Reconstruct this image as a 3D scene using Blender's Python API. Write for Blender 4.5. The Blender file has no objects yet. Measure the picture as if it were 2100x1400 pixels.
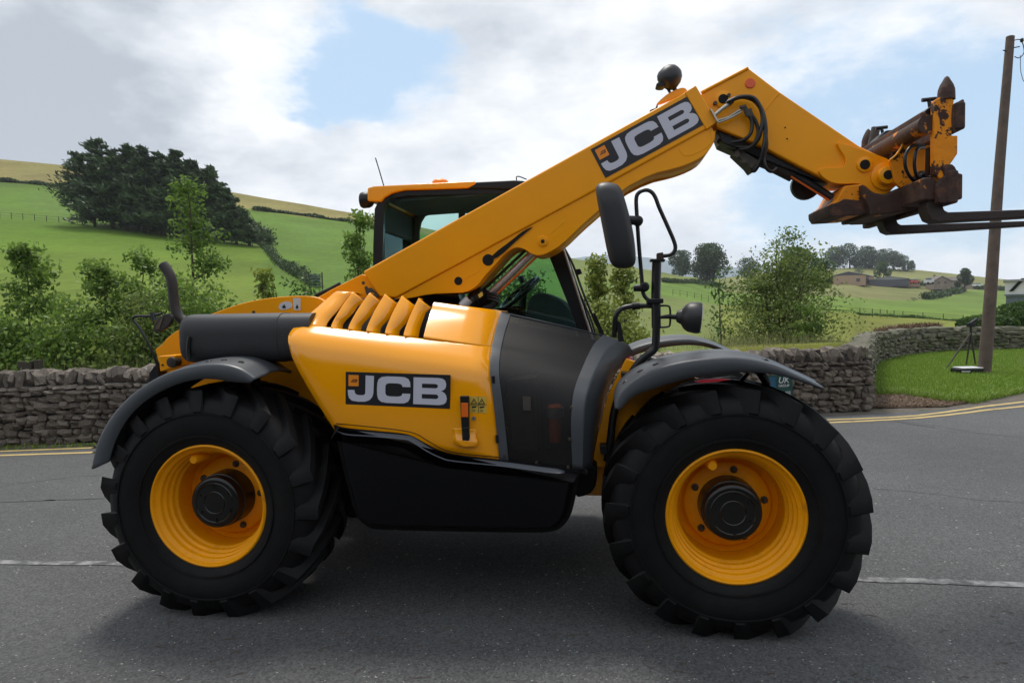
import bpy, bmesh, math, random
import numpy as np
from mathutils import Vector, Matrix, noise
R = math.radians
random.seed(7)
rng = np.random.default_rng(7)
sc = bpy.context.scene
COL = sc.collection

# ------------------------------------------------------------------ camera
CAM_H, PITCH, ROLL, FPX = 1.633, 0.0486, -0.0193, 1400.0
CX, CY = 1050.0, 700.0
_r = Vector((1, 0, 0)); _f = Vector((0, math.cos(PITCH), -math.sin(PITCH))); _u = Vector((0, math.sin(PITCH), math.cos(PITCH)))
_r2 = _r * math.cos(ROLL) + _u * math.sin(ROLL)
_u2 = -_r * math.sin(ROLL) + _u * math.cos(ROLL)
CAM = Vector((0, 0, CAM_H))
cd = bpy.data.cameras.new('camera'); cam = bpy.data.objects.new('camera', cd); COL.objects.link(cam)
cam.matrix_world = Matrix(((_r2.x, _u2.x, -_f.x, 0), (_r2.y, _u2.y, -_f.y, 0), (_r2.z, _u2.z, -_f.z, CAM_H), (0, 0, 0, 1)))
cd.sensor_width = 36; cd.lens = 24; cd.clip_start = 0.05; cd.clip_end = 6000
sc.camera = cam

def ray(px, py):
    return _f + _r2 * ((px - CX) / FPX) - _u2 * ((py - CY) / FPX)

# ------------------------------------------------------------------ world, sun, exposure
SUN_EL, SUN_AZ = 66.0, -18.0          # azimuth measured from +Y towards +X
w = bpy.data.worlds.new("World"); sc.world = w; w.use_nodes = True
nt = w.node_tree; N = nt.nodes; LK = nt.links
for n in list(N): N.remove(n)
def wn(t, **k):
    n = N.new(t)
    for a, b in k.items(): setattr(n, a, b)
    return n
def wmath(op, a, b=None, c=None, clamp=False):
    n = wn('ShaderNodeMath', operation=op, use_clamp=clamp)
    for i, x in enumerate((a, b, c)):
        if x is None: continue
        if isinstance(x, (int, float)): n.inputs[i].default_value = x
        else: LK.new(x, n.inputs[i])
    return n.outputs[0]
out = wn('ShaderNodeOutputWorld'); bg = wn('ShaderNodeBackground')
sky = wn('ShaderNodeTexSky', sky_type='NISHITA', sun_disc=False)
sky.sun_elevation = R(SUN_EL); sky.sun_rotation = R(SUN_AZ); sky.air_density = 1.0; sky.dust_density = 1.5; sky.ozone_density = 1.5
tc = wn('ShaderNodeTexCoord')
GEN = tc.outputs['Generated']
mp = wn('ShaderNodeMapping'); mp.inputs['Scale'].default_value = (1.0, 1.0, 2.1); LK.new(GEN, mp.inputs[0])
def wnoise(scale, detail, rough, off):
    m2 = wn('ShaderNodeMapping'); m2.inputs['Location'].default_value = off; LK.new(mp.outputs[0], m2.inputs[0])
    n = wn('ShaderNodeTexNoise'); n.inputs['Scale'].default_value = scale; n.inputs['Detail'].default_value = detail
    n.inputs['Roughness'].default_value = rough; LK.new(m2.outputs[0], n.inputs['Vector']); return n.outputs[0]
def _warp(src, sc, amt):
    n = wn('ShaderNodeTexNoise'); n.inputs['Scale'].default_value = sc; n.inputs['Detail'].default_value = 6; n.inputs['Roughness'].default_value = .6; LK.new(src, n.inputs['Vector'])
    a = wn('ShaderNodeVectorMath', operation='SUBTRACT'); LK.new(n.outputs[1], a.inputs[0]); a.inputs[1].default_value = (.5, .5, .5)
    b = wn('ShaderNodeVectorMath', operation='SCALE'); LK.new(a.outputs[0], b.inputs[0]); b.inputs['Scale'].default_value = amt
    c = wn('ShaderNodeVectorMath', operation='ADD'); LK.new(b.outputs[0], c.inputs[0]); LK.new(GEN, c.inputs[1])
    d = wn('ShaderNodeVectorMath', operation='NORMALIZE'); LK.new(c.outputs[0], d.inputs[0]); return d.outputs[0]
WARP = _warp(mp.outputs[0], 3.2, .34)
def blob(px, py, rad_px, sharp=1.0):
    d = ray(px, py).normalized()
    v = wn('ShaderNodeVectorMath', operation='DOT_PRODUCT'); LK.new(WARP, v.inputs[0]); v.inputs[1].default_value = d
    c = math.cos(math.atan(rad_px / FPX))
    m = wn('ShaderNodeMapRange', interpolation_type='SMOOTHSTEP'); LK.new(v.outputs['Value'], m.inputs[0])
    m.inputs[1].default_value = c; m.inputs[2].default_value = 1
    return m.outputs[0]
n1 = wnoise(3.0, 10, 0.60, (3.1, 1.7, 0.4))
n2 = wnoise(5.5, 9, 0.60, (7.3, 2.2, 5.1))
n3 = wnoise(2.2, 6, 0.55, (1.2, 9.2, 3.3))
cov = wmath('MULTIPLY_ADD', wmath('SUBTRACT', n1, 0.5), 1.5, 0.64)
for (x, y, r, s) in [(680, 70, 240, -.40), (790, 200, 220, -.34), (570, 200, 190, -.32), (430, 215, 130, -.24), (1080, 150, 230, -.24), (1800, 170, 460, -.32), (2050, 330, 300, -.18), (1680, 330, 240, -.14), (900, 230, 180, -.20), (1500, 60, 200, -.05),
                     (120, 150, 620, .34), (1250, 10, 420, .24), (760, 330, 380, .28), (420, 50, 300, .22), (1250, 430, 520, .14), (1900, 0, 260, .14), (1250, 260, 260, .06)]:
    cov = wmath('MULTIPLY_ADD', blob(x, y, r), s, cov)
cr = wn('ShaderNodeMapRange', interpolation_type='SMOOTHSTEP'); LK.new(cov, cr.inputs[0])
cr.inputs[1].default_value = 0.30; cr.inputs[2].default_value = 0.68; cr.inputs[3].default_value = 0.0; cr.inputs[4].default_value = 1.0
# cloud brightness: pale with soft grey undersides, a heavier grey bank on the upper left
br = wmath('MULTIPLY_ADD', wmath('SUBTRACT', n2, 0.5), 0.30, 0.80)
br = wmath('MULTIPLY_ADD', wmath('SUBTRACT', n3, 0.5), 0.36, br)
na = wnoise(4.2, 7, 0.56, (2.2, 4.4, 1.0)); nb_ = wnoise(4.2, 7, 0.56, (2.16, 4.4, 1.10))
br = wmath('MULTIPLY_ADD', wmath('SUBTRACT', na, nb_), 0.75, br)
br = wmath('MULTIPLY_ADD', wmath('SUBTRACT', cr.outputs[0], 0.6), -0.05, br)
for (x, y, r, s) in [(40, 220, 400, -.22), (230, 200, 280, -.10), (-200, 60, 420, -.08), (330, 110, 240, -.05), (560, 60, 260, .12), (480, 270, 170, .10), (1400, 330, 400, .05), (700, 290, 200, .06), (200, 30, 180, .12)]:
    br = wmath('MULTIPLY_ADD', blob(x, y, r), s, br)
br = wmath('MAXIMUM', wmath('MINIMUM', br, 0.86), 0.47)
cc = wn('ShaderNodeCombineColor')
K = 10.0
LK.new(wmath('MULTIPLY', wmath('POWER', br, 1.12), K), cc.inputs[0]); LK.new(wmath('MULTIPLY', br, K * 1.01), cc.inputs[1]); LK.new(wmath('MULTIPLY', wmath('POWER', br, 0.86), K * 1.03), cc.inputs[2])
thin = wn('ShaderNodeMix', data_type='RGBA'); thin.inputs[0].default_value = 0.70
LK.new(sky.outputs[0], thin.inputs[6]); thin.inputs[7].default_value = (5.0, 6.8, 8.7, 1)
mx = wn('ShaderNodeMix', data_type='RGBA'); LK.new(cr.outputs[0], mx.inputs[0]); LK.new(thin.outputs[2], mx.inputs[6]); LK.new(cc.outputs[0], mx.inputs[7])
LK.new(mx.outputs[2], bg.inputs[0]); bg.inputs[1].default_value = 0.1
LK.new(bg.outputs[0], out.inputs[0])
sd = bpy.data.lights.new('sun', 'SUN'); so = bpy.data.objects.new('sun', sd); COL.objects.link(so)
sd.energy = 2.2; sd.angle = R(14); sd.color = (1.0, 0.95, 0.87)
_az, _el = R(SUN_AZ), R(SUN_EL)
_sd = Vector((math.sin(_az) * math.cos(_el), math.cos(_az) * math.cos(_el), math.sin(_el)))
so.rotation_euler = _sd.to_track_quat('Z', 'Y').to_euler()
vs = sc.view_settings; vs.view_transform = 'Standard'; vs.look = 'None'; vs.exposure = 0.27; vs.gamma = 1.0; vs.use_curve_mapping = False
sc.cycles.max_bounces = 8; sc.cycles.transparent_max_bounces = 24

# ------------------------------------------------------------------ materials
def mat(name, col, rough=0.5, metal=0.0, coat=0.0, spec=0.5, vary=0.0, vscale=5.0, bump=0.0, bscale=40.0, col2=None, mask_scale=6.0, mask_lo=0.5, mask_hi=0.6, objrand=0.0, rvary=0.0, dist=0.01):
    m = bpy.data.materials.new(name); m.use_nodes = True
    t = m.node_tree; b = t.nodes['Principled BSDF']; L = t.links.new
    b.inputs['Base Color'].default_value = (*col, 1); b.inputs['Roughness'].default_value = rough; b.inputs['Metallic'].default_value = metal
    b.inputs['Coat Weight'].default_value = coat; b.inputs['Coat Roughness'].default_value = 0.08; b.inputs['Specular IOR Level'].default_value = spec
    tcn = t.nodes.new('ShaderNodeTexCoord'); vec = tcn.outputs['Object']
    cur = None
    def noi(s, d=6, r=.6):
        n = t.nodes.new('ShaderNodeTexNoise'); n.inputs['Scale'].default_value = s; n.inputs['Detail'].default_value = d; n.inputs['Roughness'].default_value = r; L(vec, n.inputs['Vector']); return n.outputs[0]
    if vary or col2 or objrand:
        rgb = t.nodes.new('ShaderNodeRGB'); rgb.outputs[0].default_value = (*col, 1); cur = rgb.outputs[0]
        if col2:
            mr = t.nodes.new('ShaderNodeMapRange'); L(noi(mask_scale, 8, .65), mr.inputs[0]); mr.inputs[1].default_value = mask_lo; mr.inputs[2].default_value = mask_hi
            x = t.nodes.new('ShaderNodeMix'); x.data_type = 'RGBA'; L(mr.outputs[0], x.inputs[0]); L(cur, x.inputs[6]); x.inputs[7].default_value = (*col2, 1); cur = x.outputs[2]
        if vary:
            mr = t.nodes.new('ShaderNodeMapRange'); L(noi(vscale), mr.inputs[0]); mr.inputs[1].default_value = .25; mr.inputs[2].default_value = .75; mr.inputs[3].default_value = 1 - vary; mr.inputs[4].default_value = 1 + vary
            v = t.nodes.new('ShaderNodeVectorMath'); v.operation = 'SCALE'; L(cur, v.inputs[0]); L(mr.outputs[0], v.inputs['Scale']); cur = v.outputs[0]
        if objrand:
            oi = t.nodes.new('ShaderNodeObjectInfo'); mr = t.nodes.new('ShaderNodeMapRange'); L(oi.outputs['Random'], mr.inputs[0]); mr.inputs[3].default_value = 1 - objrand; mr.inputs[4].default_value = 1 + objrand
            v = t.nodes.new('ShaderNodeVectorMath'); v.operation = 'SCALE'; L(cur, v.inputs[0]); L(mr.outputs[0], v.inputs['Scale']); cur = v.outputs[0]
        L(cur, b.inputs['Base Color'])
    if rvary:
        mr = t.nodes.new('ShaderNodeMapRange'); L(noi(3.0), mr.inputs[0]); mr.inputs[1].default_value = .3; mr.inputs[2].default_value = .7; mr.inputs[3].default_value = rough - rvary; mr.inputs[4].default_value = rough + rvary; L(mr.outputs[0], b.inputs['Roughness'])
    if bump:
        bn = t.nodes.new('ShaderNodeBump'); bn.inputs['Strength'].default_value = bump; bn.inputs['Distance'].default_value = dist; L(noi(bscale, 8), bn.inputs['Height']); L(bn.outputs[0], b.inputs['Normal'])
    return m

YEL = (0.93, 0.355, 0.0)
M = {}
M['yellow'] = mat('orange_yellow_paint', YEL, .32, spec=.35, vary=.05, vscale=2.5, bump=.02, bscale=9, rvary=.06)
M['yellow_panel'] = mat('orange_yellow_panel', YEL, .16, spec=.5, coat=.3, vary=.04, vscale=2, bump=.015, bscale=5)
M['yellow_rim'] = mat('orange_rim_paint', (.92, .36, .0), .42, spec=.3, col2=(.45, .15, .01), mask_scale=5, mask_lo=.60, mask_hi=.85, vary=.08, vscale=6, bump=.05, bscale=25)
M['yellow_worn'] = mat('chipped_orange_paint', (.80, .26, .003), .5, spec=.3, col2=(.045, .018, .012), mask_scale=9, mask_lo=.56, mask_hi=.575, vary=.12, vscale=10, bump=.3, bscale=30)
M['rust'] = mat('rusty_dark_steel', (.045, .022, .016), .75, col2=(.13, .05, .025), mask_scale=14, mask_lo=.50, mask_hi=.68, vary=.3, vscale=18, bump=.5, bscale=50)
M['rustpaint'] = mat('rust_with_paint_remnants', (.050, .023, .015), .7, col2=(.62, .20, .006), mask_scale=7, mask_lo=.585, mask_hi=.60, vary=.35, vscale=16, bump=.5, bscale=40)
M['forksteel'] = mat('scuffed_fork_steel', (.036, .022, .020), .6, vary=.3, vscale=9, bump=.3, bscale=40)
M['black'] = mat('black_satin_plastic', (.007, .007, .009), .42, spec=.35, vary=.15, vscale=4, rvary=.06, bump=.03, bscale=60)
M['mirrorblack'] = mat('textured_black_housing', (.017, .018, .021), .45, vary=.15, vscale=6, bump=.05, bscale=120)
M['ledge_highlight'] = mat('grey_ledge_highlight', (.050, .056, .070), .35, vary=.1)  # paler grey that paints the sky highlight along the tank ledge
M['tank'] = mat('black_gloss_moulding', (.0025, .0025, .0035), .5, spec=.18, rvary=.05, vary=.15, bump=.03, bscale=50)
M['blacktube'] = mat('black_tube_paint', (.008, .008, .009), .35, vary=.2, vscale=8)
M['fender'] = mat('charcoal_fender_plastic', (.052, .058, .066), .42, vary=.12, vscale=3, rvary=.08, bump=.05, bscale=90)
M['muffler'] = mat('charcoal_muffler_paint', (.020, .021, .024), .5, vary=.15, vscale=5, bump=.1, bscale=120)
M['exhaust'] = mat('brown_black_exhaust', (.030, .022, .019), .55, vary=.3, vscale=12, bump=.1, bscale=60)
M['tyre'] = mat('tyre_rubber', (.0038, .0038, .0045), .62, spec=.24, col2=(.0085, .0083, .0082), mask_scale=4, mask_lo=.50, mask_hi=.78, vary=.45, vscale=11, bump=.15, bscale=60, rvary=.08)
M['hub'] = mat('gloss_black_hub', (.004, .004, .004), .28, spec=.5, vary=.3, bump=.15, bscale=14)
M['bolt'] = mat('dull_bolt_steel', (.07, .06, .045), .5, metal=.4, vary=.3, vscale=30)
M['chrome'] = mat('polished_rod', (.75, .76, .80), .28, metal=.75)
M['steel'] = mat('zinc_fitting', (.45, .43, .38), .35, metal=.8, vary=.2, vscale=20)
M['white'] = mat('decal_white', (.55, .55, .64), .45, vary=.03)
M['decal'] = mat('decal_black', (.010, .010, .014), .4, vary=.05)
M['offwhite'] = mat('sticker_white', (.60, .60, .62), .5, vary=.05)
M['decal_orange'] = mat('emblem_orange', (.85, .26, .01), .4, vary=.03)
M['sticker_yellow'] = mat('sticker_yellow', (.62, .42, .06), .5, vary=.05)
M['hatch_orange'] = mat('latch_orange', (.75, .13, .005), .4, vary=.05)
M['reflector'] = mat('red_orange_reflector', (.75, .10, .02), .3, vary=.1, vscale=60)
M['red'] = mat('red_reflector_strip', (.60, .03, .05), .3)
M['seat'] = mat('dark_seat_fabric', (.07, .10, .10), .8, vary=.2, vscale=6)
M['ceil'] = mat('cab_lining', (.15, .17, .18), .9, vary=.1)
M['bracket'] = mat('grey_brown_valve', (.05, .042, .035), .6, vary=.4, vscale=20, bump=.3)
M['brown'] = mat('brown_mirror_face', (.09, .07, .045), .4, vary=.3, vscale=8)
M['wood'] = mat('weathered_pole_wood', (.100, .070, .056), .85, vary=.35, vscale=5, bump=.5, bscale=25)
M['post'] = mat('dark_old_post', (.05, .043, .032), .9, vary=.3)
M['stone'] = mat('limestone_rubble', (.165, .137, .112), .9, col2=(.36, .34, .30), mask_scale=8, mask_lo=.56, mask_hi=.68, vary=.4, vscale=9, objrand=.35, bump=.9, bscale=22, dist=.02)
M['stone_far'] = mat('mossy_limestone', (.13, .12, .085), .9, col2=(.055, .075, .02), mask_scale=3, mask_lo=.5, mask_hi=.68, vary=.4, vscale=8, objrand=.25, bump=.9, bscale=18, dist=.02)
M['mortar'] = mat('dark_wall_core', (.035, .030, .026), .95, vary=.3)
M['sign_green'] = mat('sign_green', (.006, .05, .045), .4)
M['sign_blue'] = mat('sign_blue', (.01, .08, .16), .4)
M['bark'] = mat('bark_brown', (.06, .045, .032), .9, vary=.3, vscale=9)
M['barkfar'] = mat('bark_dark', (.03, .024, .018), .9, vary=.3)
M['barn_wall'] = mat('barn_tan_wall', (.36, .25, .17), .8, vary=.1)
M['barn_roof'] = mat('barn_grey_roof', (.27, .28, .30), .7, vary=.12, vscale=.3)
M['barn_dark'] = mat('barn_dark_gable', (.08, .085, .10), .8, vary=.1)
M['house_stone'] = mat('cottage_stone', (.26, .21, .17), .9, vary=.25, vscale=.8)
M['house_roof'] = mat('cottage_slates', (.13, .11, .10), .8, vary=.2, vscale=.8)
M['car_red'] = mat('red_machine_paint', (.45, .07, .04), .4)
M['car_white'] = mat('white_vehicle_paint', (.6, .6, .62), .4)
M['dark'] = mat('near_black_gap', (.004, .004, .004), .9)
M['glassgrey'] = mat('house_white', (.55, .56, .58), .6, vary=.06)
M['slate'] = mat('house_slate_blue', (.10, .13, .16), .7, vary=.15)
M['line_yellow'] = mat('worn_yellow_paint', (.46, .34, .13), .8, col2=(.16, .13, .08), mask_scale=5, mask_lo=.56, mask_hi=.75, vary=.15, vscale=3, bump=.3, bscale=60)
M['line_white'] = mat('worn_white_paint', (.24, .24, .24), .85, col2=(.075, .077, .08), mask_scale=9, mask_lo=.40, mask_hi=.56, vary=.2, vscale=3, bump=.3, bscale=60)
M['rustcoping'] = mat('bracken', (.16, .07, .035), .9, vary=.3)

def glass(name, tint, gl=0.10):
    m = bpy.data.materials.new(name); m.use_nodes = True; t = m.node_tree
    for n in list(t.nodes): t.nodes.remove(n)
    o = t.nodes.new('ShaderNodeOutputMaterial'); a = t.nodes.new('ShaderNodeBsdfTransparent'); a.inputs[0].default_value = (*tint, 1)
    g = t.nodes.new('ShaderNodeBsdfGlossy'); g.inputs['Roughness'].default_value = .03
    f = t.nodes.new('ShaderNodeFresnel'); f.inputs[0].default_value = 1.45
    x = t.nodes.new('ShaderNodeMixShader'); t.links.new(f.outputs[0], x.inputs[0]); t.links.new(a.outputs[0], x.inputs[1]); t.links.new(g.outputs[0], x.inputs[2]); t.links.new(x.outputs[0], o.inputs[0]); return m
M['glass'] = glass('teal_tinted_glass', (.84, .94, .92))
# perforated screen of the engine bay: part open, part black metal
m = M['mesh'] = bpy.data.materials.new('perforated_black_screen'); m.use_nodes = True; t = m.node_tree; b = t.nodes['Principled BSDF']
b.inputs['Base Color'].default_value = (.010, .009, .009, 1); b.inputs['Specular IOR Level'].default_value = .35; b.inputs['Roughness'].default_value = .5
a = t.nodes.new('ShaderNodeBsdfTransparent'); x = t.nodes.new('ShaderNodeMixShader'); o = t.nodes['Material Output']
x.inputs[0].default_value = .24
tcn = t.nodes.new('ShaderNodeTexCoord'); no = t.nodes.new('ShaderNodeTexNoise'); no.inputs['Scale'].default_value = 260; no.inputs['Detail'].default_value = 2
bn = t.nodes.new('ShaderNodeBump'); bn.inputs['Strength'].default_value = .4; bn.inputs['Distance'].default_value = .003; t.links.new(tcn.outputs['Object'], no.inputs['Vector']); t.links.new(no.outputs[0], bn.inputs['Height']); t.links.new(bn.outputs[0], b.inputs['Normal'])
t.links.new(b.outputs[0], x.inputs[1]); t.links.new(a.outputs[0], x.inputs[2]); t.links.new(x.outputs[0], o.inputs[0])

def leafmat(name, c1, c2, trans=.35, rough=.5):
    m = bpy.data.materials.new(name); m.use_nodes = True; t = m.node_tree; b = t.nodes['Principled BSDF']; L = t.links.new; o = t.nodes['Material Output']
    at = t.nodes.new('ShaderNodeAttribute'); at.attribute_name = 'tint'
    x = t.nodes.new('ShaderNodeMix'); x.data_type = 'RGBA'; L(at.outputs['Fac'], x.inputs[0]); x.inputs[6].default_value = (*c1, 1); x.inputs[7].default_value = (*c2, 1)
    L(x.outputs[2], b.inputs['Base Color']); b.inputs['Roughness'].default_value = rough; b.inputs['Specular IOR Level'].default_value = .35
    tr = t.nodes.new('ShaderNodeBsdfTranslucent'); L(x.outputs[2], tr.inputs[0]); ms = t.nodes.new('ShaderNodeMixShader'); ms.inputs[0].default_value = trans
    L(b.outputs[0], ms.inputs[1]); L(tr.outputs[0], ms.inputs[2]); L(ms.outputs[0], o.inputs[0]); return m
M['leaf'] = leafmat('fresh_green_leaves', (.055, .115, .018), (.20, .31, .055), .45)
M['leafbush'] = leafmat('olive_green_leaves', (.07, .115, .022), (.22, .28, .075), .45)
M['leaf2'] = leafmat('yellow_green_leaves', (.085, .13, .018), (.28, .32, .06))
M['leafdark'] = leafmat('deep_green_leaves', (.03, .07, .016), (.11, .19, .04), .4)
M['conifer'] = leafmat('dark_conifer_sprays', (.013, .032, .011), (.055, .100, .026), .22)
M['oak'] = leafmat('oak_leaves', (.022, .045, .017), (.075, .12, .038), .25)
M['hazywood'] = leafmat('haze_tinted_leaves', (.050, .085, .060), (.105, .155, .09), .25)  # paler and bluer: aerial haze mixed into the leaf colour
M['midtree'] = leafmat('mid_green_leaves', (.035, .07, .02), (.085, .15, .04), .25)
M['grassblade'] = leafmat('short_grass_blades', (.12, .215, .022), (.24, .34, .05), .35)
M['longgrass'] = leafmat('seeding_long_grass', (.09, .13, .035), (.36, .34, .17), .3)
M['straw'] = leafmat('dry_cut_straw', (.10, .06, .035), (.26, .17, .10), .1)

# ------------------------------------------------------------------ mesh helpers
def link(o, parent=None):
    COL.objects.link(o)
    if parent is not None: o.parent = parent
    return o
def finish(name, me, material, parent, bevel=0, seg=2, smooth=True, angle=38, solid=0, sub=0):
    if material is not None: me.materials.append(material if not isinstance(material, str) else M[material])
    if smooth:
        me.polygons.foreach_set('use_smooth', [True] * len(me.polygons))
        try: me.set_sharp_from_angle(angle=R(angle))
        except Exception: pass
    o = bpy.data.objects.new(name, me); link(o, parent)
    if sub:
        s = o.modifiers.new('s', 'SUBSURF'); s.levels = sub; s.render_levels = sub
    if solid:
        s = o.modifiers.new('t', 'SOLIDIFY'); s.thickness = solid; s.offset = 0
    if bevel:
        b = o.modifiers.new('b', 'BEVEL'); b.width = bevel; b.segments = seg; b.limit_method = 'ANGLE'; b.angle_limit = R(32); b.harden_normals = True
    return o
def pymesh(name, verts, faces, material, parent=None, recalc=True, **k):
    me = bpy.data.meshes.new(name); me.from_pydata([tuple(v) for v in verts], [], faces)
    if recalc:
        bm = bmesh.new(); bm.from_mesh(me); bmesh.ops.recalc_face_normals(bm, faces=bm.faces); bm.to_mesh(me); bm.free()
    me.update()
    return finish(name, me, material, parent, **k)
class MB:
    """collects shapes of ONE part"""
    def __init__(s): s.v = []; s.f = []
    def add(s, vs, fs):
        o = len(s.v); s.v += [tuple(x) for x in vs]; s.f += [tuple(i + o for i in f) for f in fs]; return s
    def box(s, c, d, rz=0, ax=None):
        hx, hy, hz = d[0] / 2, d[1] / 2, d[2] / 2
        m = ax if ax is not None else Matrix.Rotation(rz, 3, 'Z'); c = Vector(c)
        vs = [c + m @ Vector((x * hx, y * hy, z * hz)) for x in (-1, 1) for y in (-1, 1) for z in (-1, 1)]
        return s.add(vs, [(0, 1, 3, 2), (4, 6, 7, 5), (0, 4, 5, 1), (2, 3, 7, 6), (0, 2, 6, 4), (1, 5, 7, 3)])
    def tube(s, pts, r, n=10, cap=True):
        pts = [Vector(p) for p in pts]; rs = r if isinstance(r, (list, tuple)) else [r] * len(pts)
        t0 = (pts[1] - pts[0]).normalized(); up = Vector((0, 0, 1)) if abs(t0.z) < .9 else Vector((1, 0, 0))
        a = t0.cross(up).normalized(); vs = []
        for i, p in enumerate(pts):
            t = (pts[min(i + 1, len(pts) - 1)] - pts[max(i - 1, 0)]).normalized()
            a = (a - t * a.dot(t)).normalized(); b = t.cross(a)
            for k in range(n):
                q = 2 * math.pi * k / n; vs.append(p + (a * math.cos(q) + b * math.sin(q)) * rs[i])
        fs = [(i * n + k, i * n + (k + 1) % n, (i + 1) * n + (k + 1) % n, (i + 1) * n + k) for i in range(len(pts) - 1) for k in range(n)]
        if cap: fs += [tuple(range(n))[::-1], tuple((len(pts) - 1) * n + k for k in range(n))]
        return s.add(vs, fs)
    def lathe(s, o, axis, prof, n=32, cap=True):
        """profile [(distance along axis, radius)]"""
        o = Vector(o); axis = Vector(axis).normalized(); up = Vector((0, 0, 1)) if abs(axis.z) < .9 else Vector((1, 0, 0))
        a = axis.cross(up).normalized(); b = axis.cross(a); vs = []
        for (d, r) in prof:
            for k in range(n):
                q = 2 * math.pi * k / n; vs.append(o + axis * d + (a * math.cos(q) + b * math.sin(q)) * r)
        fs = [(i * n + k, i * n + (k + 1) % n, (i + 1) * n + (k + 1) % n, (i + 1) * n + k) for i in range(len(prof) - 1) for k in range(n)]
        if cap: fs += [tuple(range(n))[::-1], tuple((len(prof) - 1) * n + k for k in range(n))]
        return s.add(vs, fs)
    def build(s, name, material, parent=None, **k): return pymesh(name, s.v, s.f, material, parent, **k)
def catmull(pts, k=6, closed=False):
    P = [Vector(p) for p in pts]; n = len(P); o = []
    for i in range(n if closed else n - 1):
        if closed: a, b, c, d = P[i - 1], P[i], P[(i + 1) % n], P[(i + 2) % n]
        else: a, b, c, d = P[max(i - 1, 0)], P[i], P[i + 1], P[min(i + 2, n - 1)]
        for j in range(k):
            t = j / k; o.append(0.5 * ((2 * b) + (c - a) * t + (2 * a - 5 * b + 4 * c - d) * t * t + (3 * b - a - 3 * c + d) * t ** 3))
    if not closed: o.append(P[-1])
    return o
def chaikin(pts, it=2):
    """round an outline; a point given with a third value keeps its corner"""
    P = [(p[0], p[1], len(p) > 2) for p in pts]
    for _ in range(it):
        Q = []
        for i, p in enumerate(P):
            if p[2]: Q.append(p); continue
            a, c = P[i - 1], P[(i + 1) % len(P)]
            Q.append((p[0] * .75 + a[0] * .25, p[1] * .75 + a[1] * .25, False)); Q.append((p[0] * .75 + c[0] * .25, p[1] * .75 + c[1] * .25, False))
        P = Q
    return [(p[0], p[1]) for p in P]
def npmesh(name, verts, quads, material, parent=None, tint=None):
    me = bpy.data.meshes.new(name); nv = len(verts); nf = len(quads); k = quads.shape[1]
    me.vertices.add(nv); me.vertices.foreach_set('co', verts.astype(np.float32).ravel())
    me.loops.add(nf * k); me.loops.foreach_set('vertex_index', quads.astype(np.int32).ravel())
    me.polygons.add(nf); me.polygons.foreach_set('loop_start', np.arange(0, nf * k, k, dtype=np.int32)); me.polygons.foreach_set('loop_total', np.full(nf, k, dtype=np.int32))
    me.update(calc_edges=True)
    if tint is not None:
        at = me.attributes.new('tint', 'FLOAT', 'POINT'); at.data.foreach_set('value', tint.astype(np.float32))
    me.materials.append(M[material] if isinstance(material, str) else material)
    return link(bpy.data.objects.new(name, me), parent)
def thing(o, label, cat, group=None):
    o['label'] = label; o['category'] = cat
    if group: o['group'] = group
    return o
def kind(o, k): o['kind'] = k; return o
def empty(name, loc=(0, 0, 0), parent=None, rz=0):
    o = bpy.data.objects.new(name, None); o.location = loc; o.rotation_euler = (0, 0, rz); o.empty_display_size = .1
    return link(o, parent)

# ------------------------------------------------------------------ ground points and terrain
def G(px, py, z=0.0):
    d = ray(px, py); t = (z - CAM_H) / d.z; return CAM + d * t
def AT(px, py, D):                     # point at depth D along the optical axis (f component is 1)
    return CAM + ray(px, py) * D
SKY = [(-900, 300), (-300, 308), (0, 327), (125, 338), (200, 346), (520, 402), (745, 441), (900, 474), (1060, 505), (1180, 530), (1300, 549), (1400, 566), (1470, 572), (1540, 562), (1640, 552), (1760, 549), (1880, 553), (1960, 562), (2100, 577), (2500, 600), (3000, 610)]
DS = [(-900, 170), (0, 170), (520, 165), (900, 170), (1180, 180), (1300, 190), (1420, 215), (1500, 300), (1640, 380), (1900, 400), (3000, 400)]
NEAR = [(-900, 790), (0, 775), (500, 762), (1000, 742), (1400, 722), (1700, 706), (2100, 702), (3000, 700)]
DN = [(-900, 9.0), (0, 9.3), (1000, 10.3), (1700, 11.5), (1750, 12.5), (1770, 20.5), (1800, 22.0), (1860, 25.0), (2100, 28.0), (3000, 34.0)]
def itp(tab, x): return float(np.interp(x, [a for a, _ in tab], [b for _, b in tab]))
def terrD(px, py):
    s, n = itp(SKY, px), itp(NEAR, px); t = min(max((py - s) / (n - s), 0), 1)
    ds, dn = itp(DS, px), itp(DN, px)
    return ds * (dn / ds) ** (t ** 1.3)
def T(px, py, dz=0.0):
    p = AT(px, py, terrD(px, py)); p.z += dz; return p
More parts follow.
